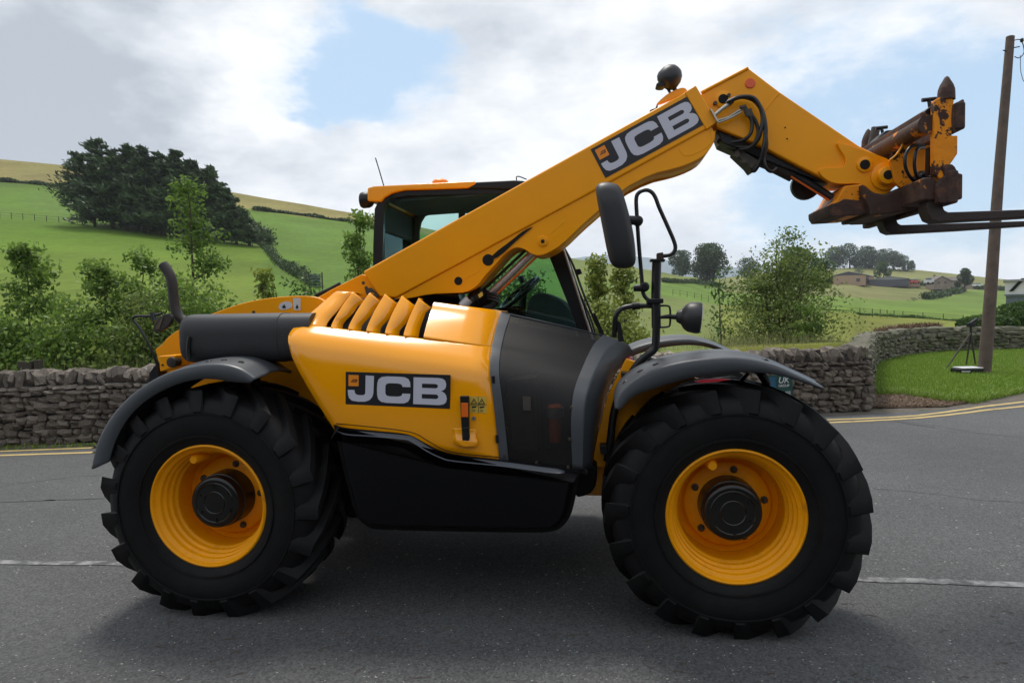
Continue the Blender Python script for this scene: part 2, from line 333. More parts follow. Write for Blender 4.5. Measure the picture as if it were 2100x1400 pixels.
# field colours (real crop colours) by place
DRY = (.24, .20, .065); G1 = (.090, .162, .012); G2 = (.138, .190, .020); G3 = (.120, .190, .024); G4 = (.155, .155, .042); G5 = (.145, .175, .024)
L_DRY = [(-900, 350), (0, 374), (125, 386), (330, 405), (520, 430), (745, 460), (900, 488), (1060, 512), (1180, 532), (1300, 549)]
L_MID = [(-900, 430), (0, 446), (220, 462), (400, 482), (540, 506), (590, 545), (650, 590), (700, 640), (750, 690)]
def fieldcol(px, py):
    n = .5 + .5 * noise.noise(Vector((px * .012, py * .03, 1.7)))
    def mixc(a, b, t): return tuple(a[i] * (1 - t) + b[i] * t for i in range(3))
    if px < 1150:
        if py < itp(L_DRY, px): return mixc(DRY, (.17, .17, .07), n * .6)
        if px < 750 and py < itp(L_MID, px) and px < 540: return mixc(G1, (.095, .16, .03), n)
        if px > 540: return mixc(G1, (.10, .17, .03), n)
        t = min(max((py - 480) / 150, 0), 1)
        return mixc(mixc(G1, G2, t), (.135, .165, .04), n * .5 * t)
    if px < 1480:
        if py < 578: return mixc((.17, .19, .055), (.13, .165, .045), n)
        if py < 612 + (px - 1380) * .16: return mixc(G3, (.105, .175, .03), n)
        return mixc((.125, .165, .04), (.15, .17, .05), n)
    l1 = 584 + (px - 1700) * .03
    if py < l1 - 3: return mixc((.20, .20, .075), (.165, .175, .055), n)
    l2 = float(np.interp(px, [1480, 1650, 1760, 1870, 1950, 1985, 2200], [600, 603, 611, 617, 607, 596, 590]))
    if py < l2: return mixc((.145, .165, .052), (.175, .165, .062), n)
    if py < 636 + (px - 1650) * .07: return mixc(G3, (.115, .172, .034), n)
    return mixc(G5, (.165, .155, .035), n * .8)
pxs = list(np.arange(-880, 2960, 12.0)); nr = 74
V, Fc, Cc = [], [], []
for px in pxs:
    s, n_ = itp(SKY, px), itp(NEAR, px)
    p = AT(px, s, itp(DS, px) * 1.6); p.z -= itp(DS, px) * 1.6 * .13 + 8; V.append(p); Cc.append(fieldcol(px, s))
    for j in range(nr):
        py = s + (n_ - s) * (j / (nr - 1)) ** 1.0
        q = T(px, py); q.z += .25 * noise.noise(q * .08) * min(1, (q.y - 9) / 40); V.append(q); Cc.append(fieldcol(px, py))
    for k_, (dd, z) in enumerate([(.93, -.03), (.6, -.06), (.2, -.06)]):
        q = AT(px, n_, itp(DN, px)) ; q = Vector((q.x * dd, q.y * dd, z)); V.append(q); Cc.append((.06, .05, .035))
rr = nr + 4
for i in range(len(pxs) - 1):
    for j in range(rr - 1): Fc.append((i * rr + j, (i + 1) * rr + j, (i + 1) * rr + j + 1, i * rr + j + 1))
me = bpy.data.meshes.new('terrain'); me.from_pydata([tuple(v) for v in V], [], Fc)
ca = me.color_attributes.new('field', 'FLOAT_COLOR', 'POINT'); ca.data.foreach_set('color', np.array([(*c, 1) for c in Cc], dtype=np.float32).ravel())
mt = bpy.data.materials.new('pasture_and_meadow'); mt.use_nodes = True; t = mt.node_tree; b = t.nodes['Principled BSDF']; L = t.links.new
at = t.nodes.new('ShaderNodeAttribute'); at.attribute_name = 'field'; tcn = t.nodes.new('ShaderNodeTexCoord')
def tn(sv, d=6, r=.6, src=None):
    mpn = t.nodes.new('ShaderNodeMapping'); mpn.inputs['Scale'].default_value = sv; L(tcn.outputs['Object'], mpn.inputs[0])
    n = t.nodes.new('ShaderNodeTexNoise'); n.inputs['Scale'].default_value = 1; n.inputs['Detail'].default_value = d; n.inputs['Roughness'].default_value = r; L(mpn.outputs[0], n.inputs['Vector'])
    mr = t.nodes.new('ShaderNodeMapRange'); L(n.outputs[0], mr.inputs[0]); mr.inputs[1].default_value = .3; mr.inputs[2].default_value = .7; return mr
a1 = tn((.08, .05, .25)); a1.inputs[3].default_value = .78; a1.inputs[4].default_value = 1.18
a2 = tn((1.3, .6, 3.0), 8, .7); a2.inputs[3].default_value = .80; a2.inputs[4].default_value = 1.20
ml = t.nodes.new('ShaderNodeMath'); ml.operation = 'MULTIPLY'; L(a1.outputs[0], ml.inputs[0]); L(a2.outputs[0], ml.inputs[1])
vsn = t.nodes.new('ShaderNodeVectorMath'); vsn.operation = 'SCALE'; L(at.outputs['Color'], vsn.inputs[0]); L(ml.outputs[0], vsn.inputs['Scale']); L(vsn.outputs[0], b.inputs['Base Color'])
b.inputs['Roughness'].default_value = .95; b.inputs['Specular IOR Level'].default_value = .15
bn = t.nodes.new('ShaderNodeBump'); bn.inputs['Strength'].default_value = .6; bn.inputs['Distance'].default_value = .15; L(a2.outputs[0], bn.inputs['Height']); L(bn.outputs[0], b.inputs['Normal'])
kind(finish('terrain', me, mt, None, smooth=True, angle=180), 'structure')

# ground plate that reaches the horizon on every side
def sheet(name, outline, z, material, k='structure'):
    o = pymesh(name, [(x, y, z) for x, y in outline], [tuple(range(len(outline)))], material, None, recalc=False, smooth=False)
    return kind(o, k)
M['soil'] = mat('soil', (.06, .05, .035), .95, vary=.3)
sheet('ground', [(-1500, -1500), (1500, -1500), (1500, 9.0), (-1500, 9.0)], -.09, 'soil')

# asphalt
m = M['asphalt'] = bpy.data.materials.new('asphalt'); m.use_nodes = True; t = m.node_tree; b = t.nodes['Principled BSDF']; L = t.links.new
tcn = t.nodes.new('ShaderNodeTexCoord')
def an(s, d, r=.6):
    n = t.nodes.new('ShaderNodeTexNoise'); n.inputs['Scale'].default_value = s; n.inputs['Detail'].default_value = d; n.inputs['Roughness'].default_value = r; L(tcn.outputs['Object'], n.inputs['Vector']); return n.outputs[0]
def amr(src, a, b_, c, d_):
    n = t.nodes.new('ShaderNodeMapRange'); L(src, n.inputs[0]); n.inputs[1].default_value = a; n.inputs[2].default_value = b_; n.inputs[3].default_value = c; n.inputs[4].default_value = d_; return n.outputs[0]
def vor(s):
    n = t.nodes.new('ShaderNodeTexVoronoi'); n.inputs['Scale'].default_value = s; L(tcn.outputs['Object'], n.inputs['Vector']); return n
big = amr(an(.5, 5), .3, .7, .82, 1.16); fine = amr(an(120, 4, .7), .3, .7, .72, 1.28)
v1 = vor(95); grit = amr(v1.outputs['Color'], 0, 1, .55, 1.5)
v2 = vor(30); spk = t.nodes.new('ShaderNodeMath'); spk.operation = 'LESS_THAN'; L(v2.outputs['Distance'], spk.inputs[0]); spk.inputs[1].default_value = .10
thr = t.nodes.new('ShaderNodeSeparateColor'); L(v2.outputs['Color'], thr.inputs[0]); th = t.nodes.new('ShaderNodeMath'); th.operation = 'GREATER_THAN'; L(thr.outputs[0], th.inputs[0]); th.inputs[1].default_value = .72
sp = t.nodes.new('ShaderNodeMath'); sp.operation = 'MULTIPLY'; L(spk.outputs[0], sp.inputs[0]); L(th.outputs[0], sp.inputs[1])
mm = t.nodes.new('ShaderNodeMath'); mm.operation = 'MULTIPLY'; L(big, mm.inputs[0]); L(fine, mm.inputs[1]); mm2 = t.nodes.new('ShaderNodeMath'); mm2.operation = 'MULTIPLY'; L(mm.outputs[0], mm2.inputs[0]); L(grit, mm2.inputs[1])
rgb = t.nodes.new('ShaderNodeRGB'); rgb.outputs[0].default_value = (.080, .081, .082, 1)
vv = t.nodes.new('ShaderNodeVectorMath'); vv.operation = 'SCALE'; L(rgb.outputs[0], vv.inputs[0]); L(mm2.outputs[0], vv.inputs['Scale'])
x = t.nodes.new('ShaderNodeMix'); x.data_type = 'RGBA'; L(sp.outputs[0], x.inputs[0]); L(vv.outputs[0], x.inputs[6]); x.inputs[7].default_value = (.20, .20, .20, 1); L(x.outputs[2], b.inputs['Base Color'])
b.inputs['Roughness'].default_value = .82; b.inputs['Specular IOR Level'].default_value = .3
bn = t.nodes.new('ShaderNodeBump'); bn.inputs['Strength'].default_value = .7; bn.inputs['Distance'].default_value = .004; L(grit, bn.inputs['Height']); L(bn.outputs[0], b.inputs['Normal'])

def g2(px, py): p = G(px, py); return (p.x, p.y)
edge_px = [(0, 922), (190, 915), (600, 896), (1100, 876), (1500, 860), (1690, 853), (1800, 848), (1900, 842), (1980, 835), (2050, 827), (2100, 823), (2200, 815)]
edge = [g2(*p) for p in edge_px]
a0, a1_ = edge[0], edge[1]; dx, dy = a0[0] - a1_[0], a0[1] - a1_[1]; ln = math.hypot(dx, dy)
edge = [(a0[0] + dx / ln * 40, a0[1] + dy / ln * 40)] + edge + [(30, 17)]
sheet('road', [(-60, -40), (60, -40), (60, 17)] + edge[::-1], 0.0, 'asphalt')
M['verge'] = mat('gritty_verge', (.105, .088, .072), .95, vary=.35, vscale=6, bump=.6, bscale=40, col2=(.06, .07, .03), mask_scale=2.5, mask_lo=.5, mask_hi=.7)
_w0, _w1 = Vector(g2(0, 914)), Vector(g2(1777, 842)); _w0 = _w0 - (_w1 - _w0).normalized() * 30
sheet('verge', [(e[0], e[1] - .03) for e in edge] + [(42, 30)] + [g2(*p) for p in [(2200, 716), (2007, 718), (1860, 727), (1796, 747), (1780, 842)]] + [(_w1.x, _w1.y + .1), (_w0.x, _w0.y + .1)], -.005, 'verge')
def strip(pxpts, wdt, z, name, material, extend=(0, 0)):
    pts = [Vector((*g2(*p), 0)) for p in pxpts]
    if extend[0]: pts.insert(0, pts[0] + (pts[0] - pts[1]).normalized() * extend[0])
    if extend[1]: pts.append(pts[-1] + (pts[-1] - pts[-2]).normalized() * extend[1])
    pts = catmull(pts, 4); vs = []
    for i, p in enumerate(pts):
        d = (pts[min(i + 1, len(pts) - 1)] - pts[max(i - 1, 0)]).normalized(); nrm = Vector((-d.y, d.x, 0))
        jj = .006 * math.sin(i * 2.3)
        vs += [p + nrm * (wdt / 2 + jj), p - nrm * (wdt / 2 - jj)]
    vs = [(v.x, v.y, z) for v in vs]
    return kind(pymesh(name, vs, [(2 * i, 2 * i + 1, 2 * i + 3, 2 * i + 2) for i in range(len(pts) - 1)], material, None, recalc=False, smooth=False), 'structure')
far_l = [(0, 925.5), (190, 918), (600, 900), (1100, 880), (1500, 866), (1690, 861), (1800, 857), (1880, 852), (1960, 842), (2030, 832), (2100, 824)]
near_l = [(0, 934), (190, 927.5), (600, 909), (1100, 889), (1500, 874), (1690, 867), (1800, 862), (1880, 857), (1960, 849), (2030, 840), (2100, 833)]
strip(far_l, .085, .004, 'yellow_line', 'line_yellow', (20, 6)); strip(near_l, .085, .004, 'yellow_line', 'line_yellow', (20, 6))
strip([(0, 1153), (290, 1156)], .07, .004, 'white_line', 'line_white', (4, 0)); strip([(1725, 1186), (1900, 1192), (2100, 1199)], .075, .004, 'white_line', 'line_white', (0, 3))
M['seam'] = mat('tar_seam', (.028, .028, .03), .7, vary=.3)
strip([(0, 1030), (90, 1026), (215, 1022)], .018, .003, 'tar_seam', 'seam', (5, 0))
strip([(1830, 862), (1870, 870), (1920, 877)], .03, .003, 'tar_seam', 'seam')

M['patch'] = mat('darker_asphalt_repair', (.050, .051, .053), .8, vary=.25, vscale=60, bump=.5, bscale=180, dist=.004)
def crack(seed, p0, p1, wob, wd=.006):
    rnd = random.Random(seed); a = Vector((*g2(*p0), 0)); b_ = Vector((*g2(*p1), 0)); n_ = 26; d = (b_ - a).normalized(); nn = Vector((-d.y, d.x, 0)); vs = []; o = 0
    for i in range(n_):
        o += rnd.uniform(-wob, wob); o *= .9; p = a.lerp(b_, i / (n_ - 1)) + nn * o; w_ = wd * rnd.uniform(.3, 1.0) * (1 if 0 < i < n_ - 1 else .1); vs += [(p.x + nn.x * w_, p.y + nn.y * w_, .002), (p.x - nn.x * w_, p.y - nn.y * w_, .002)]
    kind(pymesh('road_crack', vs, [(2 * i, 2 * i + 1, 2 * i + 3, 2 * i + 2) for i in range(n_ - 1)], 'seam', None, recalc=False, smooth=False), 'structure')
crack(1, (1780, 1000), (2140, 1035), .03); crack(2, (1830, 862), (2130, 905), .05, .008); crack(3, (-40, 1000), (210, 975), .04)
# grassed verge on the right and its mown-straw border
grass_px = [(1772, 812), (1830, 808), (1890, 812), (1940, 822), (1990, 823), (2040, 814), (2100, 800), (2200, 780)]
back_px = [(2200, 716), (2100, 716), (2007, 718), (1920, 721), (1860, 727), (1792, 745), (1778, 790)]
g_out = [g2(*p) for p in grass_px] + [(30, 18), (42, 30)] + [g2(*p) for p in back_px]
M['lawn'] = mat('mown_grass', (.12, .21, .024), .95, vary=.25, vscale=1.2, col2=(.17, .23, .04), mask_scale=1.0, mask_lo=.4, mask_hi=.7, bump=.6, bscale=40, dist=.03)
sheet('grass_verge', g_out, .004, 'lawn')
M['mulch'] = mat('dead_mown_straw', (.12, .078, .05), .95, vary=.5, vscale=14, bump=.9, bscale=40, dist=.03)
mul = [(1702, 838), (1760, 838), (1850, 836), (1940, 834), (1985, 826), (1995, 818), (1940, 816), (1890, 806), (1830, 802), (1775, 800)]
sheet('straw_strip', [g2(*p) for p in mul], .008, 'mulch')
M['gravel'] = mat('pale_gravel', (.20, .17, .15), .95, vary=.3, vscale=20, bump=.5)
sheet('gravel_path', [g2(*p) for p in [(2084, 738), (2100, 728), (2250, 715), (2250, 800), (2110, 762), (2092, 752)]], .008, 'gravel')

def blades(name, pts, h, wd, material, lean=.35, hv=.4):
    n = len(pts); a = rng.uniform(0, 2 * np.pi, n); hh = h * (1 + rng.uniform(-hv, hv, n)); l = rng.normal(0, lean, (n, 2)) * hh[:, None]
    side = np.stack([np.cos(a), np.sin(a), np.zeros(n)], 1) * wd
    top = pts + np.concatenate([l, hh[:, None]], 1); mid = pts + np.concatenate([l * .35, hh[:, None] * .55], 1)
    v = np.stack([pts - side, pts + side, mid + side * .8, top, mid - side * .8], 1).reshape(-1, 3)
    q = (np.arange(n) * 5)[:, None] + np.array([[0, 1, 2, 4]]); tri = (np.arange(n) * 5)[:, None] + np.array([[4, 2, 3, 3]])
    # two quads per blade; the tip quad reuses a fresh vertex to stay valid
    v = np.stack([pts - side, pts + side, mid + side * .8, mid - side * .8, mid - side * .8, mid + side * .8, top + side * .12, top - side * .12], 1).reshape(-1, 3)
    q = np.concatenate([(np.arange(n) * 8)[:, None] + np.array([[0, 1, 2, 3]]), (np.arange(n) * 8)[:, None] + np.array([[4, 5, 6, 7]])])
    return npmesh(name, v, q, material, None, np.repeat(rng.uniform(0, 1, n), 8))
def inpoly(P, poly):
    x, y = P[:, 0], P[:, 1]; r = np.zeros(len(P), bool); j = len(poly) - 1
    for i in range(len(poly)):
        xi, yi = poly[i]; xj, yj = poly[j]
        c = ((yi > y) != (yj > y)) & (x < (xj - xi) * (y - yi) / (yj - yi + 1e-12) + xi); r ^= c; j = i
    return r
def scatter(poly, n, z=.0):
    P = np.array(poly); lo, hi = P.min(0), P.max(0); o = np.zeros((0, 2))
    while len(o) < n:
        c = rng.uniform(lo, hi, (n * 2, 2)); o = np.concatenate([o, c[inpoly(c, poly)]])
    return np.concatenate([o[:n], np.full((n, 1), z)], 1)
vis = [g2(*p) for p in grass_px[:7]] + [g2(2160, 790), g2(2160, 717)] + [g2(*p) for p in back_px[1:]]
kind(blades('grass_blades', scatter(vis, 42000, .004), .055, .006, 'grassblade'), 'stuff')
kind(blades('grass_edge_tufts', scatter([g2(*p) for p in [(1775, 812), (1850, 812), (1940, 826), (2000, 828), (2100, 806), (2100, 800), (2000, 818), (1940, 816), (1850, 803), (1775, 803)]], 2500, .004), .09, .008, 'grassblade', .6), 'stuff')
kind(blades('straw_clippings', scatter([g2(*p) for p in mul], 7000, .01), .03, .006, 'straw', 2.2), 'stuff')
# weeds and straw at the wall foot
foot = [g2(*p) for p in [(-300, 932), (400, 912), (400, 906), (-300, 926)]]
kind(blades('wall_foot_weeds', scatter(foot, 500, 0.0), .05, .006, 'grassblade', .5), 'stuff')

# loose grit and chippings on the road
def grit_stuff(name, n, smin, smax, material, box):
    vs, fs = [], []
    for i in range(n):
        x_, y_ = g2(random.uniform(box[0], box[2]), random.uniform(box[1], box[3]))
        s = random.uniform(smin, smax); a = random.uniform(0, 6.28); e = random.uniform(.5, 1.9)
        o = len(vs)
        for k in range(5):
            q = a + k * 1.2566; rr_ = s * random.uniform(.6, 1.1); dx_, dy_ = math.cos(q) * rr_ * e, math.sin(q) * rr_
            vs.append((x_ + dx_, y_ + dy_, .0)); 
        vs.append((x_, y_, s * random.uniform(.4, .9)))
        fs += [(o + k, o + (k + 1) % 5, o + 5) for k in range(5)]
    return kind(pymesh(name, vs, fs, material, None, recalc=False, smooth=False), 'stuff')
M['chip'] = mat('pale_chippings', (.30, .29, .27), .9, vary=.3, vscale=3)
grit_stuff('road_chippings', 900, .0022, .0055, 'chip', (-50, 1120, 2150, 1400)); grit_stuff('road_chippings', 500, .004, .009, 'chip', (-50, 960, 2150, 1180))
# a few straws on the road
vs, fs = [], []
for i in range(60):
    x_, y_ = g2(random.uniform(0, 2100), random.uniform(1230, 1395)); a = random.gauss(0, .5); l = random.uniform(.012, .045); o = len(vs)
    d = Vector((math.cos(a), math.sin(a), 0)) * l; nn = Vector((-math.sin(a), math.cos(a), 0)) * .0011; p = Vector((x_, y_, .003))
    vs += [p - d - nn, p + d - nn, p + d + nn, p - d + nn, p + Vector((0, 0, .003))]; fs += [(o, o + 1, o + 4), (o + 1, o + 2, o + 4), (o + 2, o + 3, o + 4), (o + 3, o, o + 4)]
kind(pymesh('loose_straw', vs, fs, 'straw', None, recalc=False, smooth=False), 'stuff')

# ------------------------------------------------------------------ stone walls
def stone_variant(k):
    rnd = random.Random(k); bm = bmesh.new(); bmesh.ops.create_cube(bm, size=1.0)
    bmesh.ops.subdivide_edges(bm, edges=bm.edges[:], cuts=1, use_grid_fill=True)
    for v in bm.verts:
        c = v.co; L1 = max(abs(c.x), abs(c.y), abs(c.z)); q = c.normalized() * .5 * 1.25
        v.co = c.lerp(q, .62) + Vector((rnd.uniform(-.11, .11), rnd.uniform(-.11, .11), rnd.uniform(-.11, .11)))
    me = bpy.data.meshes.new('stone'); bm.to_mesh(me); bm.free(); return me
SV = [stone_variant(i) for i in range(14)]
for s_ in SV: s_.polygons.foreach_set('use_smooth', [False] * len(s_.polygons))
SVF = []
for s_ in SV:
    c = s_.copy(); c.materials.append(M['stone_far']); SVF.append(c); s_.materials.append(M['stone'])
def join_stones(name, lst, meshes, material, parent):
    vs, fs = [], []
    for (mi, mw) in lst:
        o = len(vs); me_ = meshes[mi]; vs += [tuple(mw @ v.co) for v in me_.vertices]; fs += [tuple(i + o for i in p.vertices) for p in me_.polygons]
    return kind(pymesh(name, vs, fs, material, parent, recalc=False, smooth=False), 'stuff')
def build_wall(root, path, height, thick, meshes, material, rowh, stw, coping, piece_test, hfun=None, copw=(.08, .16), coph=.2):
    """path: list of (x, y); rubble face on the camera side, upright coping on top"""
    P = [Vector((*p, 0)) for p in path]; segs = []; s = 0
    for a, b_ in zip(P, P[1:]): segs.append((s, s + (b_ - a).length, a, (b_ - a).normalized())); s += (b_ - a).length
    tot = s
    def at(q):
        for s0, s1, a, d in segs:
            if q <= s1 or s1 == tot: return a + d * (q - s0), d
    joined = []; cnt = 0
    core = MB()
    for s0, s1, a, d in segs:
        nrm = Vector((-d.y, d.x, 0)); c = a + d * ((s1 - s0) / 2) + nrm * thick / 2; hh = (hfun(s0) if hfun else height) - coph * .5
        core.box((c.x, c.y, hh / 2 - .03), (s1 - s0 + .05, thick - .05, hh + .06), rz=math.atan2(d.y, d.x))
    core.build('wall_core', 'mortar', root, smooth=False)
    def place(q, z, sx, sz, sy, off, tilt, nm):
        nonlocal cnt
        p, d = at(q); nrm = Vector((-d.y, d.x, 0)); c = p + nrm * off + Vector((0, 0, z))
        rz = math.atan2(d.y, d.x); mi = random.randrange(14)
        mw = Matrix.Translation(c) @ Matrix.Rotation(rz + random.uniform(-.2, .2), 4, 'Z') @ Matrix.Rotation(tilt, 4, 'Y') @ Matrix.Rotation(random.uniform(-.12, .12), 4, 'X') @ Matrix.Diagonal((sx, sy, sz, 1))
        if piece_test(c) and cnt < 298:
            o = bpy.data.objects.new(nm, meshes[mi]); link(o, root); o.matrix_local = mw; cnt += 1
        else: joined.append((mi, mw))
    z = 0; row = 0
    topz = height - coph * .85
    while z < topz - .02:
        rh = min(random.uniform(*rowh), topz - z) if topz - z > rowh[0] else topz - z
        q = random.uniform(0, .1)
        while q < tot:
            H = hfun(q) if hfun else height
            ww = random.uniform(*stw)
            if z + rh * .5 < H - coph * .7:
                if random.random() < .18 and rh > .1:
                    place(q + ww / 2, z + rh * .27, ww * 1.05, rh * .55, .24, .09 + random.uniform(-.02, .02), random.uniform(-.1, .1), 'stone')
                    place(q + ww / 2, z + rh * .77, ww * 1.05, rh * .55, .24, .09 + random.uniform(-.02, .02), random.uniform(-.1, .1), 'stone')
                else: place(q + ww / 2, z + rh / 2 + random.uniform(-.012, .012), ww * 1.08, rh * random.uniform(.95, 1.18), .26, .09 + random.uniform(-.025, .025), random.uniform(-.12, .12), 'stone')
            q += ww
        z += rh; row += 1
    if coping:
        q = 0
        while q < tot:
            ww = random.uniform(*copw); H = hfun(q) if hfun else height
            ch = coph * random.uniform(.8, 1.2)
            place(q + ww / 2, H - coph * .45 + random.uniform(-.015, .02), ww * 1.15, ch, thick * random.uniform(.8, 1.0), thick * .45, random.uniform(-.35, .35) if coping == 1 else random.uniform(-.05, .05), 'coping_stone')
            q += ww
    if joined: join_stones('stone_rubble', joined, meshes, material, root)
def topx(c):                       # picture column of a world point
    d = c - CAM; D = d.dot(_f); return CX + FPX * d.dot(_r2) / D
wl0, wl1 = Vector((*g2(0, 914), 0)), Vector((*g2(1777, 842), 0))
dirw = (wl1 - wl0).normalized()
wroot = empty('stone_wall', wl0 - dirw * 6)
thing(wroot, 'low grey rubble dry stone wall with upright coping stones running behind the yellow machine', 'wall')
path = [(0, 0), tuple(((wl1 - wl0) + dirw * 6).xy)]
def near_piece(c):
    x = topx(c + wroot.location); return (-12 < x < 300 or 1545 < x < 1800)
build_wall(wroot, path, .93, .36, SV, 'stone', (.05, .12), (.065, .19), 1, near_piece)
cp = [(1779, 842), (1788, 775), (1797, 747), (1830, 736), (1862, 729), (1920, 723), (2007, 719), (2110, 716)]
cpw = [Vector((*g2(*p), 0)) for p in cp]; cpw = catmull(cpw, 3)
c0 = cpw[0]; croot = empty('stone_wall', c0)
thing(croot, 'curved mossy stone wall with smooth rounded top sweeping behind the grass verge', 'wall')
tot_c = sum((b_ - a).length for a, b_ in zip(cpw, cpw[1:]))
build_wall(croot, [tuple((p - c0).xy) for p in cpw], .93, .42, SVF, 'stone_far', (.09, .15), (.18, .42), 2, lambda c: False, hfun=lambda q: .93 - .12 * min(1, q / 5) - .1 * min(1, max(0, (q - 8) / 10)), copw=(.35, .6), coph=.17)
# bracken along the curved top
for (x0, x1) in [(1820, 1950)]:
    pts = []
    for i in range(900):
        x_ = random.uniform(x0, x1); p = G(x_, float(np.interp(x_, [1780, 1862, 1920, 2007], [760, 727, 721, 717]))); pts.append((p.x - .0, p.y + .6 + random.uniform(-.1, .2), .70))
    kind(blades('bracken_fringe', np.array(pts), .17, .02, 'straw', .5), 'stuff')

# sign on the wall behind the front fender
sp_ = wl0 + dirw * ((Vector((*g2(1596, 850), 0)) - wl0).length); snr = Vector((-dirw.y, dirw.x, 0))
sroot = empty('wall_sign', sp_ - snr * .085, rz=math.atan2(dirw.y, dirw.x))
thing(sroot, 'small dark green company sign with white lettering fixed to the stone wall', 'sign')
# local x along the wall; picture size of the sign
Dn = (sp_ - CAM).dot(_f); sw = 52 * Dn / FPX; sh_ = 46 * Dn / FPX; zc = CAM_H - (790 - (632 - (1596 - 1050) * .0193)) * Dn / FPX
MB().box((0, 0, zc), (sw, .012, sh_)).build('sign_board', 'sign_green', sroot, smooth=False)
MB().box((-sw * .33, -.0075, zc + sh_ * .16), (sw * .26, .003, sh_ * .5)).build('sign_emblem', 'sign_blue', sroot, smooth=False)
def text(s, size, loc, parent, material, name='lettering', rot=(R(90), 0, 0), shear=0.0, ext=.0012, align='CENTER'):
    cu = bpy.data.curves.new(name, 'FONT'); cu.body = s; cu.size = size; cu.align_x = align; cu.align_y = 'CENTER'; cu.extrude = ext; cu.shear = shear; cu.resolution_u = 3
    tmp = bpy.data.objects.new('tmp', cu); me = bpy.data.meshes.new_from_object(tmp); bpy.data.objects.remove(tmp)
    me.materials.clear(); me.materials.append(M[material]); o = bpy.data.objects.new(name, me); link(o, parent); o.location = loc; o.rotation_euler = rot; return o
text('UK', .125, (sw * .12, -.0085, zc + sh_ * .26), sroot, 'offwhite', shear=.25, ext=.002)
text('GROUP', .05, (sw * .14, -.0085, zc + sh_ * .02), sroot, 'offwhite', ext=.002)
text('HOUSE', .075, (sw * .10, -.0085, zc - sh_ * .32), sroot, 'offwhite', ext=.002)

# ------------------------------------------------------------------ foliage
def leafcloud(cent, size, tintbase=None, flat=.0, asp=.55):
    n = len(cent); a = rng.normal(size=(n, 3)); a /= np.linalg.norm(a, axis=1)[:, None]
    b_ = rng.normal(size=(n, 3)); b_ -= a * (a * b_).sum(1)[:, None]; b_ /= np.linalg.norm(b_, axis=1)[:, None]
    if flat: a[:, 2] *= (1 - flat)
    s = size * rng.uniform(.6, 1.3, n)[:, None]
    v = np.stack([cent - a * s, cent - b_ * s * asp, cent + a * s, cent + b_ * s * asp], 1).reshape(-1, 3)
    q = np.arange(n * 4).reshape(-1, 4); tt = rng.uniform(0, 1, n) if tintbase is None else np.clip(tintbase + rng.uniform(-.3, .3, n), 0, 1)
    return v, q, np.repeat(tt, 4)
def branches(mb, base, top, r, n, spread, rise, wob=.06, nb_r=.35, lo=.25):
    """leader with side branches; returns tip list"""
    base, top = Vector(base), Vector(top); H = (top - base).length; pts = []
    for i in range(8):
        t_ = i / 7; p = base.lerp(top, t_) + Vector((random.gauss(0, wob), random.gauss(0, wob), 0)) * (H * .12 * (t_ > 0) * (t_ < 1)); pts.append(p)
    mb.tube(pts, [r * (1 - .85 * i / 7) for i in range(8)], 7); tips = []
    for k in range(n):
        t_ = lo + (1 - lo) * (k + random.random()) / n; i = min(int(t_ * 7), 6); p = pts[i].lerp(pts[i + 1], t_ * 7 - i)
        a = random.uniform(0, 6.283); l = spread * (1.05 - t_ * .75) * random.uniform(.6, 1.2)
        e = p + Vector((math.cos(a) * l, math.sin(a) * l, l * rise * random.uniform(.6, 1.3))); m_ = p.lerp(e, .5) - Vector((0, 0, l * .08))
        mb.tube([p, m_, e], [r * nb_r * (1 - .6 * t_), r * nb_r * .6 * (1 - .6 * t_), r * .06], 5); tips += [(m_, l), (e, l), (p.lerp(e, .75), l)]
    tips.append((top, spread * .3)); return tips
def sapling(base, h, spread, nl, lsize, leafm, label, cat='tree', group=None, nb=16, name='sapling', lo=.15, lean=(0, 0), clump=.15, multi=1):
    nl = int(nl * 1.15); nb = int(nb * (1.4 if multi == 1 else 1))
    root = empty(name, base); thing(root, label, cat, group); mb = MB(); tips = []
    for k in range(multi):
        b0 = Vector((0, 0, 0)) if multi == 1 else Vector((random.uniform(-.2, .2) * spread, random.uniform(-.2, .2) * spread, 0))
        hh = h if k == 0 else h * random.uniform(.6, .92)
        tp = Vector((lean[0] + (random.uniform(-.5, .5) * spread if multi > 1 and k else 0), lean[1] + (random.uniform(-.4, .4) * spread if multi > 1 and k else 0), hh))
        tips += branches(mb, b0, tp, .012 + h * .008, nb, spread, .55, lo=lo)
    mb.build('trunk', 'bark', root)
    per = max(1, nl // len(tips)); C = []; TB = []
    for p, l in tips:
        k = int(per * random.uniform(.4, 1.6)); s_ = clump * (.5 + l) * 1.0
        c = np.clip(rng.normal(size=(k, 3)), -1.8, 1.8) * [s_, s_, s_ * .7] + np.array(p); C.append(c); TB.append(np.full(k, random.uniform(.15, .85)) + np.clip((c[:, 2] - p[2]) / (s_ * 3), -.3, .3))
    C = np.concatenate(C); TB = np.concatenate(TB); C[:, 2] = np.maximum(C[:, 2], .02)
    v, q, tt = leafcloud(C, lsize, TB); npmesh('crown', v, q, leafm, root, tt); return root
BEHIND = lambda px, D: (lambda g: Vector((g.x, g.y, 0)))(CAM + ray(px, 700) * D)
def base_at(px, D, z=0.0):
    p = AT(px, 632, D); p.z = z; return p
def hpx(D, px, py): return AT(px, py, D).z
